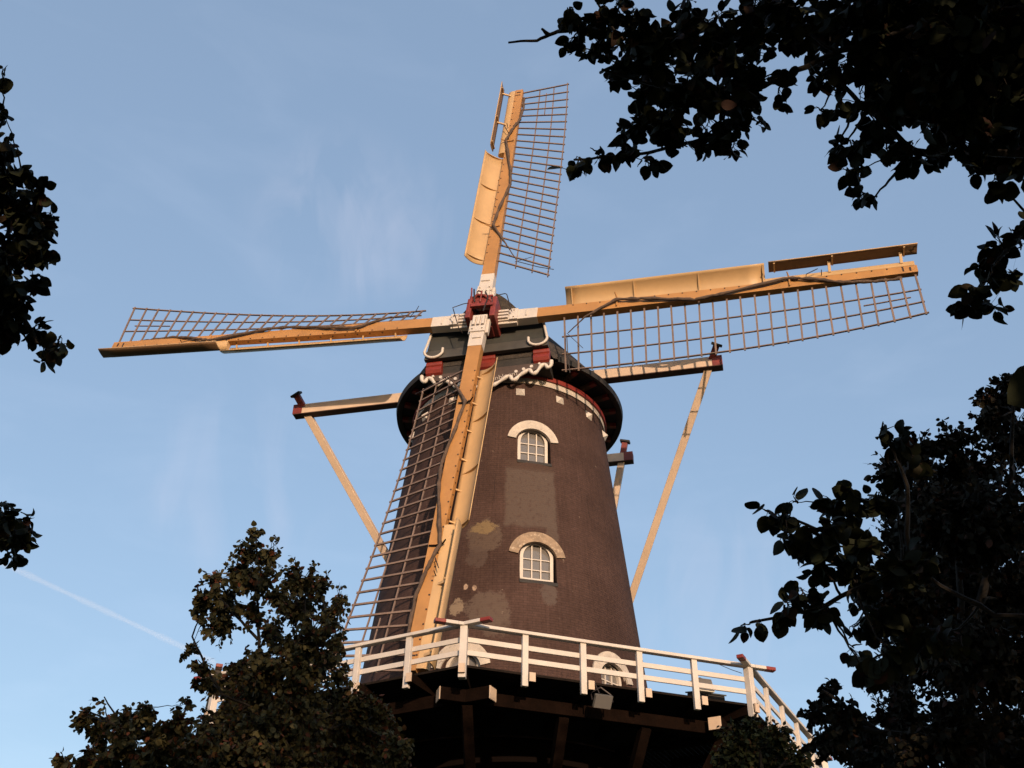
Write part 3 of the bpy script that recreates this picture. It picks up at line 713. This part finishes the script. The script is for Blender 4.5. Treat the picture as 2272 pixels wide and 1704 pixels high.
# ------------------------------------------------------------------ gallery
RG, PHI, RAIL = 8.767, -0.09721, 0.871
def gcorner(k, r, z):
    a = PHI + k * math.pi / 4
    return Vector((math.sin(a) * r, -math.cos(a) * r, z))
gal = empty("gallery", (0, 0, 0), mill)
SEG = [-3, -2, -1, 0, 1, 2, 3, 4]
mbN = None
for k in SEG:
    A = gcorner(k, RG - .06, ZD); B = gcorner(k + 1, RG - .06, ZD); Ai = gcorner(k, 4.3, ZD); Bi = gcorner(k + 1, 4.3, ZD)
    mb = MB(); nb = 30
    for j in range(nb):
        g0 = j / nb; g1 = (j + 1) / nb - .006
        p = [A.lerp(Ai, g0), B.lerp(Bi, g0), B.lerp(Bi, g1), A.lerp(Ai, g1)]
        mb.hexa([x - zv * .05 for x in p] + p)
    mb.build("deck_boards", DECKWOOD, gal)
    out = ((A + B) / 2); out.z = 0; out.normalize(); al = (B - A).normalized()
    mb = MB()
    for j in range(1, 5):
        pass
    for j in range(5):
        P = A.lerp(B, j / 5)
        oo = out if j else Vector((A.x, A.y, 0)).normalized()
        mb = MB(); off = al * (.13 if j else .0); ln = 2.9 if j else 4.2
        mb.bar(P - oo * ln + off - zv * .16, P + oo * .20 + off - zv * .16, .13, .19, zv.cross(oo), 0)
        mb.bar(P + oo * .20 + off - zv * .16, P + oo * .235 + off - zv * .16, .135, .195, zv.cross(oo), 1)
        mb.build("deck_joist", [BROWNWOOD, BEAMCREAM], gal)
        mb = MB(); mb.bar(P + oo * .09 - zv * .34, P + oo * .09 + zv * (RAIL - .06), .135 if j else .16, .10 if j else .16, al if j else zv.cross(oo))
        mb.build("rail_post", WHITE, gal, bevel=.01)
    e = .42
    A2 = gcorner(k, RG + .06, ZD); B2 = gcorner(k + 1, RG + .06, ZD)
    mb = MB(); zz = zv * (RAIL - .03 + (.006 if k % 2 else 0)); mb.bar(A2 + zz - al * .14, B2 + zz + al * .14, .15, .075, out, 0)
    for q, s_ in ((A2, -1), (B2, 1)):
        mb.bar(q + zz + al * s_ * .14, q + zz + al * s_ * .42, .152, .078, out, 0); mb.bar(q + zz + al * s_ * .42, q + zz + al * s_ * .66, .156, .082, out, 1)
    mb.build("handrail", [WHITE, RED], gal, bevel=.01)
    for zq, hh in ((.545, .115), (.255, .115)):
        mb = MB(); mb.bar(A + out * .03 + zv * zq, B + out * .03 + zv * zq, hh, .045, zv); mb.build("lower_rail", WHITE, gal, bevel=.008)
    A3 = gcorner(k, 7.92, ZD - .44 - (.0 if k % 2 else .0)); B3 = gcorner(k + 1, 7.92, ZD - .44)
    mb = MB(); mb.bar(A3 - al * .62, B3 + al * .62, .28, .30 if k % 2 else .292, zv, 0)
    for q, s_ in ((A3, -1), (B3, 1)): mb.bar(q + al * s_ * .62, q + al * s_ * .645, .285, .30, zv, 1)
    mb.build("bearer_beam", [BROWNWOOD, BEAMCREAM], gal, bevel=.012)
    for j, fr in enumerate((.0, .36, .68)):
        top = A3.lerp(B3, fr) - zv * .13; rr_ = Vector((top.x, top.y, 0)).normalized()
        if fr: rr_ = out
        foot = Vector((rr_.x, rr_.y, 0)) * (tower_r(ZD - 4.0) + .05) + zv * (ZD - 4.0)
        if fr: foot = foot + al * (top - foot).dot(al) * .75
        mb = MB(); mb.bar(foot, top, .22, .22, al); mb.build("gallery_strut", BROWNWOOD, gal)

# things standing on or hanging from the gallery
A = gcorner(0, RG, ZD); B = gcorner(1, RG, ZD); al = (B - A).normalized(); out = Vector((al.y, -al.x, 0))
def gp(s, o, z): return A + al * s + out * o + zv * z + Vector((TX, DY, 0))
def floodlight(s, o, z, name, m, label, tilt=35, sc=1.0):
    base = empty(name, gp(s, o, z)); tag(base, label, "floodlight")
    q = lambda a, b_, c: al * a + out * b_ + zv * c
    c_, s2 = math.cos(R(tilt)), math.sin(R(tilt))
    u_ = out * c_ - zv * s2; v_ = out * s2 + zv * c_
    mb = MB(); x0, x1 = .22 * sc, .17 * sc
    mb.hexa([al * -x1 - u_ * .16 - v_ * .1, al * x1 - u_ * .16 - v_ * .1, al * x1 - u_ * .16 + v_ * .1, al * -x1 - u_ * .16 + v_ * .1,
             al * -x0 + u_ * .04 - v_ * .16 * sc, al * x0 + u_ * .04 - v_ * .16 * sc, al * x0 + u_ * .04 + v_ * .16 * sc, al * -x0 + u_ * .04 + v_ * .16 * sc])
    mb.build("housing", m, base, bevel=.03)
    mb = MB(); mb.bar(u_ * .055 - v_ * .14 * sc, u_ * .055 + v_ * .14 * sc, .38 * sc, .012, al); mb.build("lamp_glass", GLASS, base)
    mb = MB()
    for s_ in (-1, 1): mb.tube([al * s_ * .235 * sc, al * s_ * .235 * sc - u_ * .1 + zv * .12, zv * .26 - u_ * .12], .018, 6)
    mb.build("bracket", IRON, base)
    return base
floodlight(3.12, .02, -.42, "floodlight", LAMPM, "grey floodlight hanging under the gallery edge on a bracket", 40)
fl2 = floodlight(5.62, -.12, .30, "floodlight", LAMPW, "white floodlight sitting behind the rail near the gallery corner with red rail tips", -20, 1.15)
mb = MB(); q0 = gp(6.0, -.75, .02)
box_e = empty("storage_box", q0); tag(box_e, "black wooden box with sloping lid on the gallery floor behind the corner post", "box")
mb.hexa([al * x + out * y + zv * z for z, dx in ((0, 0),) for x, y in ((-.35, -.25), (.35, -.25), (.35, .25), (-.35, .25))] + [al * x + out * y + zv * z for x, y, z in ((-.35, -.25, .42), (.35, -.25, .42), (.35, .25, .26), (-.35, .25, .26))])
mb.build("case", BLACKTAR, box_e, bevel=.015)
mb = MB(); mb.hexa([al * x + out * y + zv * z for x, y, z in ((-.38, -.28, .435), (.38, -.28, .435), (.38, .28, .258), (-.38, .28, .258), (-.38, -.28, .465), (.38, -.28, .465), (.38, .28, .288), (-.38, .28, .288))]); mb.build("lid", BOARD, box_e)
mb = MB(); mb.tube([gp(2.9, .12, -.05), gp(3.0, .14, -.3), gp(3.1, .02, -.3)], .01, 5); mb.tube([gp(6.0, .05, .78), gp(6.25, .10, .68), gp(6.5, .12, .62)], .008, 5)
tag(mb.build("power_cable", IRON), "thin black cable running down to the grey floodlight", "cable")

# ------------------------------------------------------------------ ground
mb = MB(); s_ = 4000; n = 20
mb.grid([[Vector((-s_ + 2 * s_ * i / n, -s_ + 2 * s_ * j / n, 0)) for i in range(n + 1)] for j in range(n + 1)])
g = mb.build("ground", GROUNDM); g['kind'] = 'structure'
# ------------------------------------------------------------------ trees
def leaf_mat(name, c1, c2, c3):
    m = bpy.data.materials.new(name); m.use_nodes = True; t = m.node_tree; b = t.nodes['Principled BSDF']
    ge = t.nodes.new('ShaderNodeNewGeometry'); r = t.nodes.new('ShaderNodeValToRGB')
    e = r.color_ramp.elements; e[0].position = .0; e[0].color = (*c1, 1); e[1].position = .86; e[1].color = (*c2, 1)
    q = e.new(.94); q.color = (*c3, 1)
    t.links.new(ge.outputs['Random Per Island'], r.inputs['Fac']); t.links.new(r.outputs['Color'], b.inputs['Base Color'])
    b.inputs['Roughness'].default_value = .7; b.inputs['Specular IOR Level'].default_value = .10
    return m
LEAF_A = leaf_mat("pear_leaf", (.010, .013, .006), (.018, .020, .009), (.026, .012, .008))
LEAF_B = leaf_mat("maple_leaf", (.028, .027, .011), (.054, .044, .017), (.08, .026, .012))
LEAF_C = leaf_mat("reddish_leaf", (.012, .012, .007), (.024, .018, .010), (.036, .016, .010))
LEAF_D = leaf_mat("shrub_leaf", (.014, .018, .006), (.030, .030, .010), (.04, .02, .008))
# folded, drooping leaf: x across, y along, z out
_t = [0, .12, .30, .50, .70, .88]; _w = [.07, .28, .40, .42, .34, .19]
LT = []; LF = []
for _k, (_a, _b) in enumerate(zip(_t, _w)):
    _z = -.20 * _a * _a
    LT += [(-_b, _a, _z + .22 * _b + .02 * math.sin(_k * 2.1)), (0, _a + .02, _z), (_b, _a, _z + .22 * _b - .02 * math.sin(_k * 1.7))]
LT.append((0.02, 1.01, -.24)); LT = np.array(LT)
for _k in range(5):
    _o = 3 * _k; LF += [(_o, _o + 1, _o + 4, _o + 3), (_o + 1, _o + 2, _o + 5, _o + 4)]
LF += [(15, 16, 18), (16, 17, 18)]
def leaves_mesh(name, pos, axis, nrm, size, m, parent):
    n = len(pos); axis = axis / np.linalg.norm(axis, axis=1, keepdims=True)
    x = np.cross(axis, nrm); x /= np.linalg.norm(x, axis=1, keepdims=True) + 1e-9; z = np.cross(x, axis)
    wid = rng.uniform(.8, 1.15, n); curl = rng.uniform(-.6, 1.8, n)
    v = pos[:, None, :] + size[:, None, None] * (LT[None, :, 0:1] * wid[:, None, None] * x[:, None, :] + LT[None, :, 1:2] * axis[:, None, :] + LT[None, :, 2:3] * curl[:, None, None] * z[:, None, :])
    v = v.reshape(-1, 3).astype(np.float32)
    li = np.concatenate([np.array(f) for f in LF]); lt = np.array([len(f) for f in LF])
    k = len(LT)
    loops = (li[None, :] + (np.arange(n) * k)[:, None]).ravel().astype(np.int32)
    tot = np.tile(lt, n).astype(np.int32); start = np.concatenate([[0], np.cumsum(tot)[:-1]]).astype(np.int32)
    me = bpy.data.meshes.new(name); me.vertices.add(len(v)); me.vertices.foreach_set('co', v.ravel())
    me.loops.add(len(loops)); me.loops.foreach_set('vertex_index', loops)
    me.polygons.add(len(tot)); me.polygons.foreach_set('loop_start', start); me.polygons.foreach_set('loop_total', tot)
    me.polygons.foreach_set('use_smooth', np.ones(len(tot), bool))
    me.materials.append(m); me.update(calc_edges=True)
    o = bpy.data.objects.new(name, me); COL.objects.link(o); o.parent = parent
    return o
def rdir(r):
    a = r.normal(size=3); return Vector(a / np.linalg.norm(a))
def in_frame(p, mar=90):
    d = Vector(p) - Vector((0, 0, CAMZ)); z = d.dot(fw)
    if z < .05: return False
    x = PW / 2 + F_PX * d.dot(rt) / z; y = PH / 2 - F_PX * d.dot(up) / z
    return -mar < x < PW + mar and -mar < y < PH + mar
def jag(a, b, n, amt, r):
    """slightly crooked path from a to b"""
    a = Vector(a); b = Vector(b); L_ = (b - a).length; pts = []
    off = Vector((0, 0, 0))
    for i in range(n + 1):
        t = i / n
        if 0 < i < n: off = off * .5 + rdir(r) * amt * L_ / n
        pts.append(a.lerp(b, t) + (off if 0 < i < n else Vector((0, 0, 0))))
    return pts
def tree(name, label, group, base, fork, limbs, clumps, leaf, dens, lm, seed, trunk_r=.16, twig_r=.004, droop=.45, crown=None, leaves_per_twig=9, limb_r=.024):
    """limbs: polylines of points; clumps: (centre, radius, density); crown: extra unseen leaf masses of the tree (centre, radii, n), added and shaped to cast shade"""
    r = np.random.default_rng(seed)
    root = empty(name, (base[0], base[1], 0)); tag(root, label, "tree", group)
    org = Vector((base[0], base[1], 0)); fork = Vector(fork)
    wood = MB()
    tp = jag(org - Vector((0, 0, .3)), fork, 6, .12, r)
    wood.tube([p - org for p in tp], [trunk_r * (1.25 - .55 * i / 6) for i in range(7)], 10)
    skel = [(p, limb_r) for p in tp[3:]]
    for li_, lb in enumerate(limbs):
        pts = [Vector(p) for p in lb]; dense = []
        for a, b in zip(pts[:-1], pts[1:]): dense += jag(a, b, 5, .10, r)[:-1]
        dense.append(pts[-1]); n = len(dense)
        r0 = limb_r * (1 if li_ < 2 else .5)
        rad = [r0 * (1 - .85 * i / (n - 1)) + twig_r for i in range(n)]
        wood.tube([p - org for p in dense], rad, 6)
        skel += list(zip(dense, rad))
    P = []; A = []; Nn = []; Sz = []
    def twig_leaves(pts, n):
        for q in range(n):
            t = .15 + .85 * (q + r.uniform(-.3, .3)) / max(1, n - 1); t = min(max(t, .05), 1)
            i = min(int(t * (len(pts) - 1)), len(pts) - 2); s = t * (len(pts) - 1) - i
            p = pts[i].lerp(pts[i + 1], s); d = (pts[i + 1] - pts[i]).normalized()
            ax = (d * .5 + rdir(r) * .9 + Vector((0, 0, -droop * 1.6))).normalized()
            nm = (rdir(r) + Vector((0, 0, .5))).normalized()
            pet = leaf * r.uniform(.15, .45); pp = p + (rdir(r) * .5 + ax).normalized() * pet
            wood_tw.append((p, pp))
            P.append(pp); A.append(ax); Nn.append(nm); Sz.append(leaf * float(np.clip(r.normal(.95, .2), .5, 1.4)))
    wood_tw = []
    la = .115 * leaf * leaf
    order = sorted(clumps, key=lambda c: min((c[0] - s[0]).length for s in skel))
    for c, rad, dn in order:
        # branch from the nearest wood to the clump
        s = min(skel, key=lambda s_: (s_[0] - c).length + (0 if s_[1] > twig_r * 2 else .15))
        d0 = (s[0] - c).length
        if d0 > rad * .35:
            bp = jag(s[0], c, max(2, int(3 + d0 / max(rad, .05))), .22, r); rb = min(s[1] * .7, twig_r * 2.2 + d0 * .007)
            wood.tube([p - org for p in bp], [rb * (1 - .6 * i / (len(bp) - 1)) for i in range(len(bp))], 5)
            skel += [(p, rb * .6) for p in bp[1:]]
        N = max(3, int(dn * dens * math.pi * rad * rad / la)); nt_ = max(2, int(N / leaves_per_twig))
        per = max(2, int(round(N / nt_)))
        bdir = (c - s[0]).normalized() if d0 > .02 else rdir(r)
        for k in range(nt_):
            e = rdir(r) * rad * (r.uniform(.15, 1.25) ** .5); e = e + bdir * rad * .12
            st = c + rdir(r) * rad * .25 - bdir * rad * .25
            tw = jag(st, c + e, 4, .25, r)
            wood.tube([p - org for p in tw], [twig_r * (1.3 - .2 * i) for i in range(5)], 4)
            if k % 4 == 0: skel.append((c + e * .6, twig_r * 1.5))
            if r.random() > .09: twig_leaves(tw, per)
    for p, q in wood_tw: 
        if twig_r < .005: wood.tube([p - org, q - org], twig_r * .45, 3, caps=False)
    if crown:  # unseen foliage, added and cut in height to shade trees and lower mill
        for cc, rr_, n in crown:
            cc = Vector(cc); got = 0
            tips = []
            for k in range(14):
                e = cc + Vector([a * b for a, b in zip(rdir(r), rr_)]) * .75
                bp = jag(fork if k % 2 else tp[4], e, 7, .2, r)
                if any(in_frame(p, 40) for p in bp): continue
                wood.tube([p - org for p in bp], [trunk_r * .4 * (1 - .85 * i / 7) + .01 for i in range(8)], 6)
            while got < n:
                u = rdir(r) * (r.uniform(0, 1) ** .4); p = cc + Vector((u.x * rr_[0], u.y * rr_[1], u.z * rr_[2]))
                got += 1
                if in_frame(p, 160) or p.z > 12.7 or p.z < 3: continue
                for j in range(3):
                    P.append(p + rdir(r) * .22); A.append(rdir(r) + Vector((0, 0, -droop * 1.5))); Nn.append(rdir(r) + Vector((0, 0, .6))); Sz.append(leaf * 2.2 * r.uniform(.8, 1.2))
    wo_ = wood.build("trunk", BARK, root, smooth=60, fix=False)
    P_ = np.array([tuple(p - org) for p in P]); leaves_mesh("crown", P_, np.array([tuple(a) for a in A]), np.array([tuple(a) for a in Nn]), np.array(Sz), lm, root)
    return root
def CL(lst, d, jit, seed):
    """clump list: (x, y, r[, density[, extra distance]]) in 2212-wide photo coordinates at about d metres"""
    r = np.random.default_rng(seed); out = []
    for c in lst:
        x, y, rad = c[:3]; dn = c[3] if len(c) > 3 else 1.0; dd = d + (c[4] if len(c) > 4 else 0) + r.uniform(-jit, jit)
        out.append((at(x, y, dd), rad / (F_PX / 1.02712) * dd, dn))
    return out
NEAR = [(1260, 60, 45), (1290, 105, 40), (1235, 20, 25, .6), (1340, 130, 55), (1380, 60, 60), (1330, 20, 55), (1420, 175, 60), (1400, 110, 65), (1470, 60, 80), (1480, 190, 70), (1560, 90, 85), (1560, 210, 70), (1440, 245, 40),
  (1640, 40, 75, .9), (1630, 150, 70), (1540, 280, 50), (1250, 340, 22), (1292, 335, 30), (1340, 320, 38), (1385, 345, 30), (1380, 280, 48), (1450, 275, 55), (1520, 290, 42), (1580, 312, 24), (1620, 225, 48), (1690, 190, 28, .8), (1225, 372, 9, 1.2),
  (1720, 60, 60, .9), (1700, 10, 60), (1800, 40, 75, .9), (1780, 165, 32, .8), (1815, 215, 24, .8), (1772, 238, 20, .9), (1740, 140, 40, .5),
  (1900, 50, 100, 1.5), (2000, 100, 110, 1.9), (2110, 90, 120, 2.2), (2190, 180, 110, 2.1), (1960, 205, 75, 1.5), (2060, 225, 85, 1.9), (1870, 150, 60, 1.2), (2150, 270, 65, 1.6), (2190, 40, 120, 2.2), (1890, 230, 45, .8), (2050, 10, 110, 2.0), (2100, 200, 90, 1.8),
  (1830, 312, 34), (1800, 330, 26), (1842, 368, 30), (1862, 415, 20), (1890, 425, 12), (1915, 320, 30, .8), (1975, 335, 34), (2030, 342, 32), (2100, 335, 40), (2155, 385, 26, 1.3), (1900, 265, 42, .7), (2200, 330, 50),
  (2195, 490, 18), (2165, 540, 28), (2140, 585, 32), (2118, 618, 26), (2095, 648, 20), (2142, 655, 18), (2190, 590, 16), (2205, 540, 22)]
LOWBIG = [(1655, 1105, 18), (1690, 1115, 24), (1718, 1085, 14), (1700, 1155, 18), (1740, 1178, 34), (1800, 1085, 26), (1832, 1068, 28), (1785, 1150, 40), (1850, 1145, 50), (1780, 1225, 40), (1740, 1290, 28), (1692, 1312, 30), (1640, 1345, 18), (1608, 1350, 12),
  (1780, 1310, 36), (1850, 1240, 60), (1890, 1325, 60), (1845, 1400, 26), (1868, 1455, 24), (1920, 1410, 42), (1905, 925, 16), (1935, 955, 26), (1970, 985, 20), (1900, 1075, 42), (1960, 1250, 60, .8), (2030, 1380, 60, .7)]
SMALL = [(1930, 1020, 45), (1980, 975, 45), (2055, 950, 38), (2090, 1020, 65), (2000, 1075, 70), (2150, 870, 38), (2192, 820, 32), (2130, 905, 26), (2190, 950, 60), (2050, 1130, 85, 1.4), (2150, 1130, 95, 1.5), (1960, 1170, 65, 1.2), (1950, 1290, 75, 1.2), (2050, 1280, 95, 1.5), (2170, 1280, 95, 1.5),
  (2000, 1410, 80, 1.1), (2110, 1420, 90, 1.2), (2200, 1440, 80, 1.2), (1925, 1470, 42, .8), (1790, 1495, 22), (1770, 1520, 16), (1830, 1545, 42, .8), (1755, 1545, 22, .8), (1790, 1600, 38), (1870, 1610, 55), (1950, 1550, 65, .9), (2060, 1570, 75), (2170, 1590, 85), (1980, 1635, 60), (1900, 1655, 50), (2100, 1655, 70), (2200, 1655, 60)]
SHRUB = [(1595, 1600, 40), (1655, 1608, 45), (1585, 1650, 42), (1640, 1660, 55), (1700, 1650, 40), (1625, 1570, 22), (1735, 1648, 22), (1680, 1590, 24)]
LEFT = [(6, 160, 10), (12, 240, 15), (-30, 330, 50), (15, 320, 22), (40, 370, 32), (78, 415, 26), (55, 470, 48), (10, 440, 60), (112, 470, 18), (70, 540, 36), (15, 560, 60), (25, 640, 48), (68, 615, 24), (60, 715, 24), (18, 710, 38), (-30, 640, 70), (104, 755, 18), (92, 780, 14), (138, 750, 12), (128, 728, 8),
  (15, 1115, 26), (50, 1130, 26), (30, 1160, 24), (20, 1198, 16), (5, 1085, 12), (-30, 1140, 40), (70, 1150, 14)]
MID = [(553, 1150, 16), (540, 1190, 28), (578, 1200, 28), (595, 1155, 8, .5), (520, 1240, 34), (560, 1250, 38), (465, 1250, 22), (448, 1295, 30), (490, 1305, 34), (432, 1335, 16), (480, 1350, 34), (540, 1320, 34, .6), (650, 1245, 34), (688, 1265, 26), (640, 1310, 45), (602, 1290, 26, .8), (735, 1285, 18), (718, 1325, 30), (680, 1370, 48), (728, 1385, 22), (640, 1400, 46), (592, 1370, 34, .7),
  (415, 1405, 16), (438, 1440, 20), (458, 1470, 22), (432, 1480, 12), (560, 1430, 34, .8), (520, 1450, 32), (575, 1450, 48), (640, 1450, 48), (700, 1435, 40), (740, 1460, 22), (505, 1495, 45), (560, 1520, 60, 1.3), (640, 1525, 65, 1.3), (715, 1530, 55, 1.3), (775, 1530, 36), (820, 1545, 26), (490, 1580, 65, 1.4), (580, 1600, 80, 1.5), (680, 1605, 80, 1.5), (780, 1605, 70, 1.4), (850, 1610, 36), (420, 1620, 40), (860, 1650, 32), (520, 1650, 70, 1.4), (640, 1660, 70, 1.4), (750, 1660, 60, 1.4)]
LOWL = [(180, 1545, 18), (222, 1570, 26), (285, 1562, 26), (312, 1545, 20), (270, 1600, 32), (225, 1520, 10, .4), (340, 1600, 32), (385, 1560, 24), (400, 1520, 12, .5), (140, 1645, 16), (185, 1645, 22), (245, 1650, 26), (330, 1640, 34), (385, 1640, 30), (300, 1655, 26), (215, 1600, 16, .6), (430, 1600, 30)]

c1 = CL([(c[0], c[1], c[2], (c[3] if len(c) > 3 else 1) * (.72 if c[0] < 1860 else 1)) for c in NEAR], 5.2, .5, 1); c1 += CL(LOWBIG, 4.5, .35, 2)
lim = [[(4.6, 2.2, 4.2), at(2150, 330, 5.1), at(1975, 325, 5.2), at(1870, 235, 5.2), at(1790, 160, 5.3), at(1760, 120, 5.4)],
       [(4.4, 2.0, 4.6), at(2200, 20, 5.0), at(1990, 60, 5.2), at(1770, 130, 5.3), at(1640, 190, 5.3), at(1420, 185, 5.3), at(1300, 150, 5.2)],
       [at(1640, 190, 5.3), at(1560, 290, 5.2), at(1400, 330, 5.1), at(1240, 345, 5.0)],
       [at(1420, 185, 5.3), at(1340, 90, 5.3), at(1290, 5, 5.3)],
       [at(1300, 60, 5.25), at(1205, 68, 5.2), at(1160, 88, 5.2), at(1098, 92, 5.2)], [at(1185, 76, 5.2), at(1170, 62, 5.18)],
       [(4.6, 2.4, 3.6), at(2230, 480, 5.0), at(2150, 570, 5.1), at(2100, 640, 5.1)],
       [(4.6, 2.6, 2.6), at(2150, 1330, 4.6), at(1960, 1220, 4.5), at(1800, 1160, 4.5), at(1700, 1115, 4.5)],
       [at(1960, 1220, 4.5), at(1780, 1310, 4.5), at(1620, 1345, 4.5)], [at(1960, 1220, 4.5), at(1960, 1050, 4.5), at(1910, 935, 4.5)]]
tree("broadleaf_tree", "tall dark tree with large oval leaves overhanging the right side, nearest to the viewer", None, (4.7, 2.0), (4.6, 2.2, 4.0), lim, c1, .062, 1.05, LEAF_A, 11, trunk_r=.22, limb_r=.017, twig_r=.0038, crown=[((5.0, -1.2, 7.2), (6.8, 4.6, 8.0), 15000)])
c6 = CL(LEFT, 5.8, .4, 3)
lim = [[(-4.6, 3.2, 3.6), at(-40, 1150, 5.6), at(30, 1140, 5.7)], [(-4.6, 3.2, 4.4), at(-60, 640, 5.8), at(20, 620, 5.8), at(80, 740, 5.8), at(135, 745, 5.8)], [at(-60, 640, 5.8), at(0, 450, 5.8), at(60, 410, 5.8)]]
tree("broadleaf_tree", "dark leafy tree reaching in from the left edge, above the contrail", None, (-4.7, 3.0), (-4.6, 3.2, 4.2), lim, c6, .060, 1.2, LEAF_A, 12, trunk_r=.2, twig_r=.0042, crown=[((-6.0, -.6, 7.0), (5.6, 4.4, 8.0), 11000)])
c7 = CL([(c[0], c[1], c[2] * 1.15) + tuple(c[3:]) for c in MID], 17, 1.3, 4); b7 = at(640, 1600, 17)
lim = [[at(640, 1640, 17), at(600, 1480, 17), at(560, 1400, 17), at(556, 1300, 17), at(553, 1160, 17)], [at(600, 1480, 17), at(660, 1380, 17), at(660, 1260, 17)], [at(600, 1560, 17), at(480, 1500, 16.6), at(440, 1430, 16.5), at(415, 1375, 16.5), at(428, 1340, 16.5)], [at(640, 1600, 17), at(760, 1560, 17), at(840, 1600, 17)], [at(556, 1380, 17), at(500, 1320, 17), at(455, 1270, 17)], [at(660, 1400, 17.3), at(730, 1300, 17.3)]]
tree("leafy_tree", "tallest green tree left of the gallery, with a pointed top against the sky", None, (b7.x, b7.y), at(640, 1650, 17), lim, c7, .076, 1.12, LEAF_B, 13, trunk_r=.14, twig_r=.007, leaves_per_twig=12, limb_r=.034)
c8 = CL([(c[0], c[1], c[2] * 1.3) + tuple(c[3:]) for c in LOWL], 15.5, 1.0, 5); b8 = at(300, 1700, 15.5)
lim = [[at(310, 1760, 15.5), at(300, 1640, 15.5), at(270, 1580, 15.5), at(180, 1530, 15.5)], [at(300, 1640, 15.5), at(380, 1580, 15.5), at(410, 1510, 15.5)], [at(270, 1580, 15.5), at(225, 1505, 15.5)]]
tree("leafy_tree", "low bushy tree at the bottom left, left of the pointed tree", None, (b8.x, b8.y), at(310, 1790, 15.5), lim, c8, .078, 1.5, LEAF_B, 14, trunk_r=.11, twig_r=.007, leaves_per_twig=12, limb_r=.026)
c3 = CL([(c[0], c[1], c[2] * 1.12) + tuple(c[3:]) for c in SMALL], 10, .9, 6); b3 = at(2120, 1640, 10)
lim = [[at(2120, 1680, 10), at(2080, 1400, 10), at(2060, 1150, 10), at(2050, 960, 10)], [at(2080, 1400, 10), at(2170, 1150, 10), at(2190, 830, 10)], [at(2100, 1600, 10), at(1900, 1580, 9.7), at(1790, 1500, 9.6), at(1775, 1490, 9.6)], [at(2080, 1400, 10), at(1960, 1280, 10), at(1930, 1030, 10)], [at(1900, 1580, 9.7), at(1750, 1550, 9.6), at(1720, 1545, 9.6)]]
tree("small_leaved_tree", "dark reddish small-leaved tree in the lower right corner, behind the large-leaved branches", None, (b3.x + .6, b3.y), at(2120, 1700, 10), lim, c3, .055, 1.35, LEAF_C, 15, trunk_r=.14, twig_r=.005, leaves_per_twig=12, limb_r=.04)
c5 = CL(SHRUB, 18.5, .6, 8); b5 = at(1650, 1650, 18.5)
lim = [[at(1650, 1720, 18.5), at(1640, 1620, 18.5), at(1610, 1580, 18.5)], [at(1650, 1700, 18.5), at(1700, 1640, 18.5)]]
tree("shrubby_tree", "small dense green tree in front of the gallery corner at bottom right", None, (b5.x, b5.y), at(1650, 1740, 18.5), lim, c5, .075, 2.0, LEAF_D, 16, trunk_r=.1, twig_r=.007, leaves_per_twig=12, limb_r=.034)

# ------------------------------------------------------------------ contrail high in the sky
def contrail():
    p0 = at(-80, 1185, 9000); p1 = at(52, 1238, 9000); p2 = at(400, 1400, 9000); p3 = at(470, 1434, 9000)
    mb = MB(); pts = []
    for a, b in ((p0, p1), (p1, p2), (p2, p3)):
        for i in range(20): pts.append(a.lerp(b, i / 20))
    mb.tube(pts, [24 + 4 * math.sin(i * .7) + 3 * math.sin(i * 1.9) for i in range(len(pts))], 16)
    m = bpy.data.materials.new("contrail_vapour"); m.use_nodes = True; t = m.node_tree; t.nodes.clear()
    o = t.nodes.new('ShaderNodeOutputMaterial'); d = t.nodes.new('ShaderNodeBsdfDiffuse'); d.inputs['Color'].default_value = (.8, .8, .82, 1)
    tr = t.nodes.new('ShaderNodeBsdfTransparent'); mx = t.nodes.new('ShaderNodeMixShader')
    lw = t.nodes.new('ShaderNodeLayerWeight'); lw.inputs['Blend'].default_value = .5
    mr = t.nodes.new('ShaderNodeMapRange'); mr.inputs['From Min'].default_value = 1.0; mr.inputs['From Max'].default_value = 0.0; mr.inputs['To Max'].default_value = .045
    t.links.new(lw.outputs['Facing'], mr.inputs['Value']); t.links.new(mr.outputs[0], mx.inputs[0]); t.links.new(tr.outputs[0], mx.inputs[1]); t.links.new(d.outputs[0], mx.inputs[2]); t.links.new(mx.outputs[0], o.inputs[0])
    ob = mb.build("contrail", m, smooth=60); tag(ob, "thin pale contrail slanting across the sky at lower left", "contrail")
contrail()
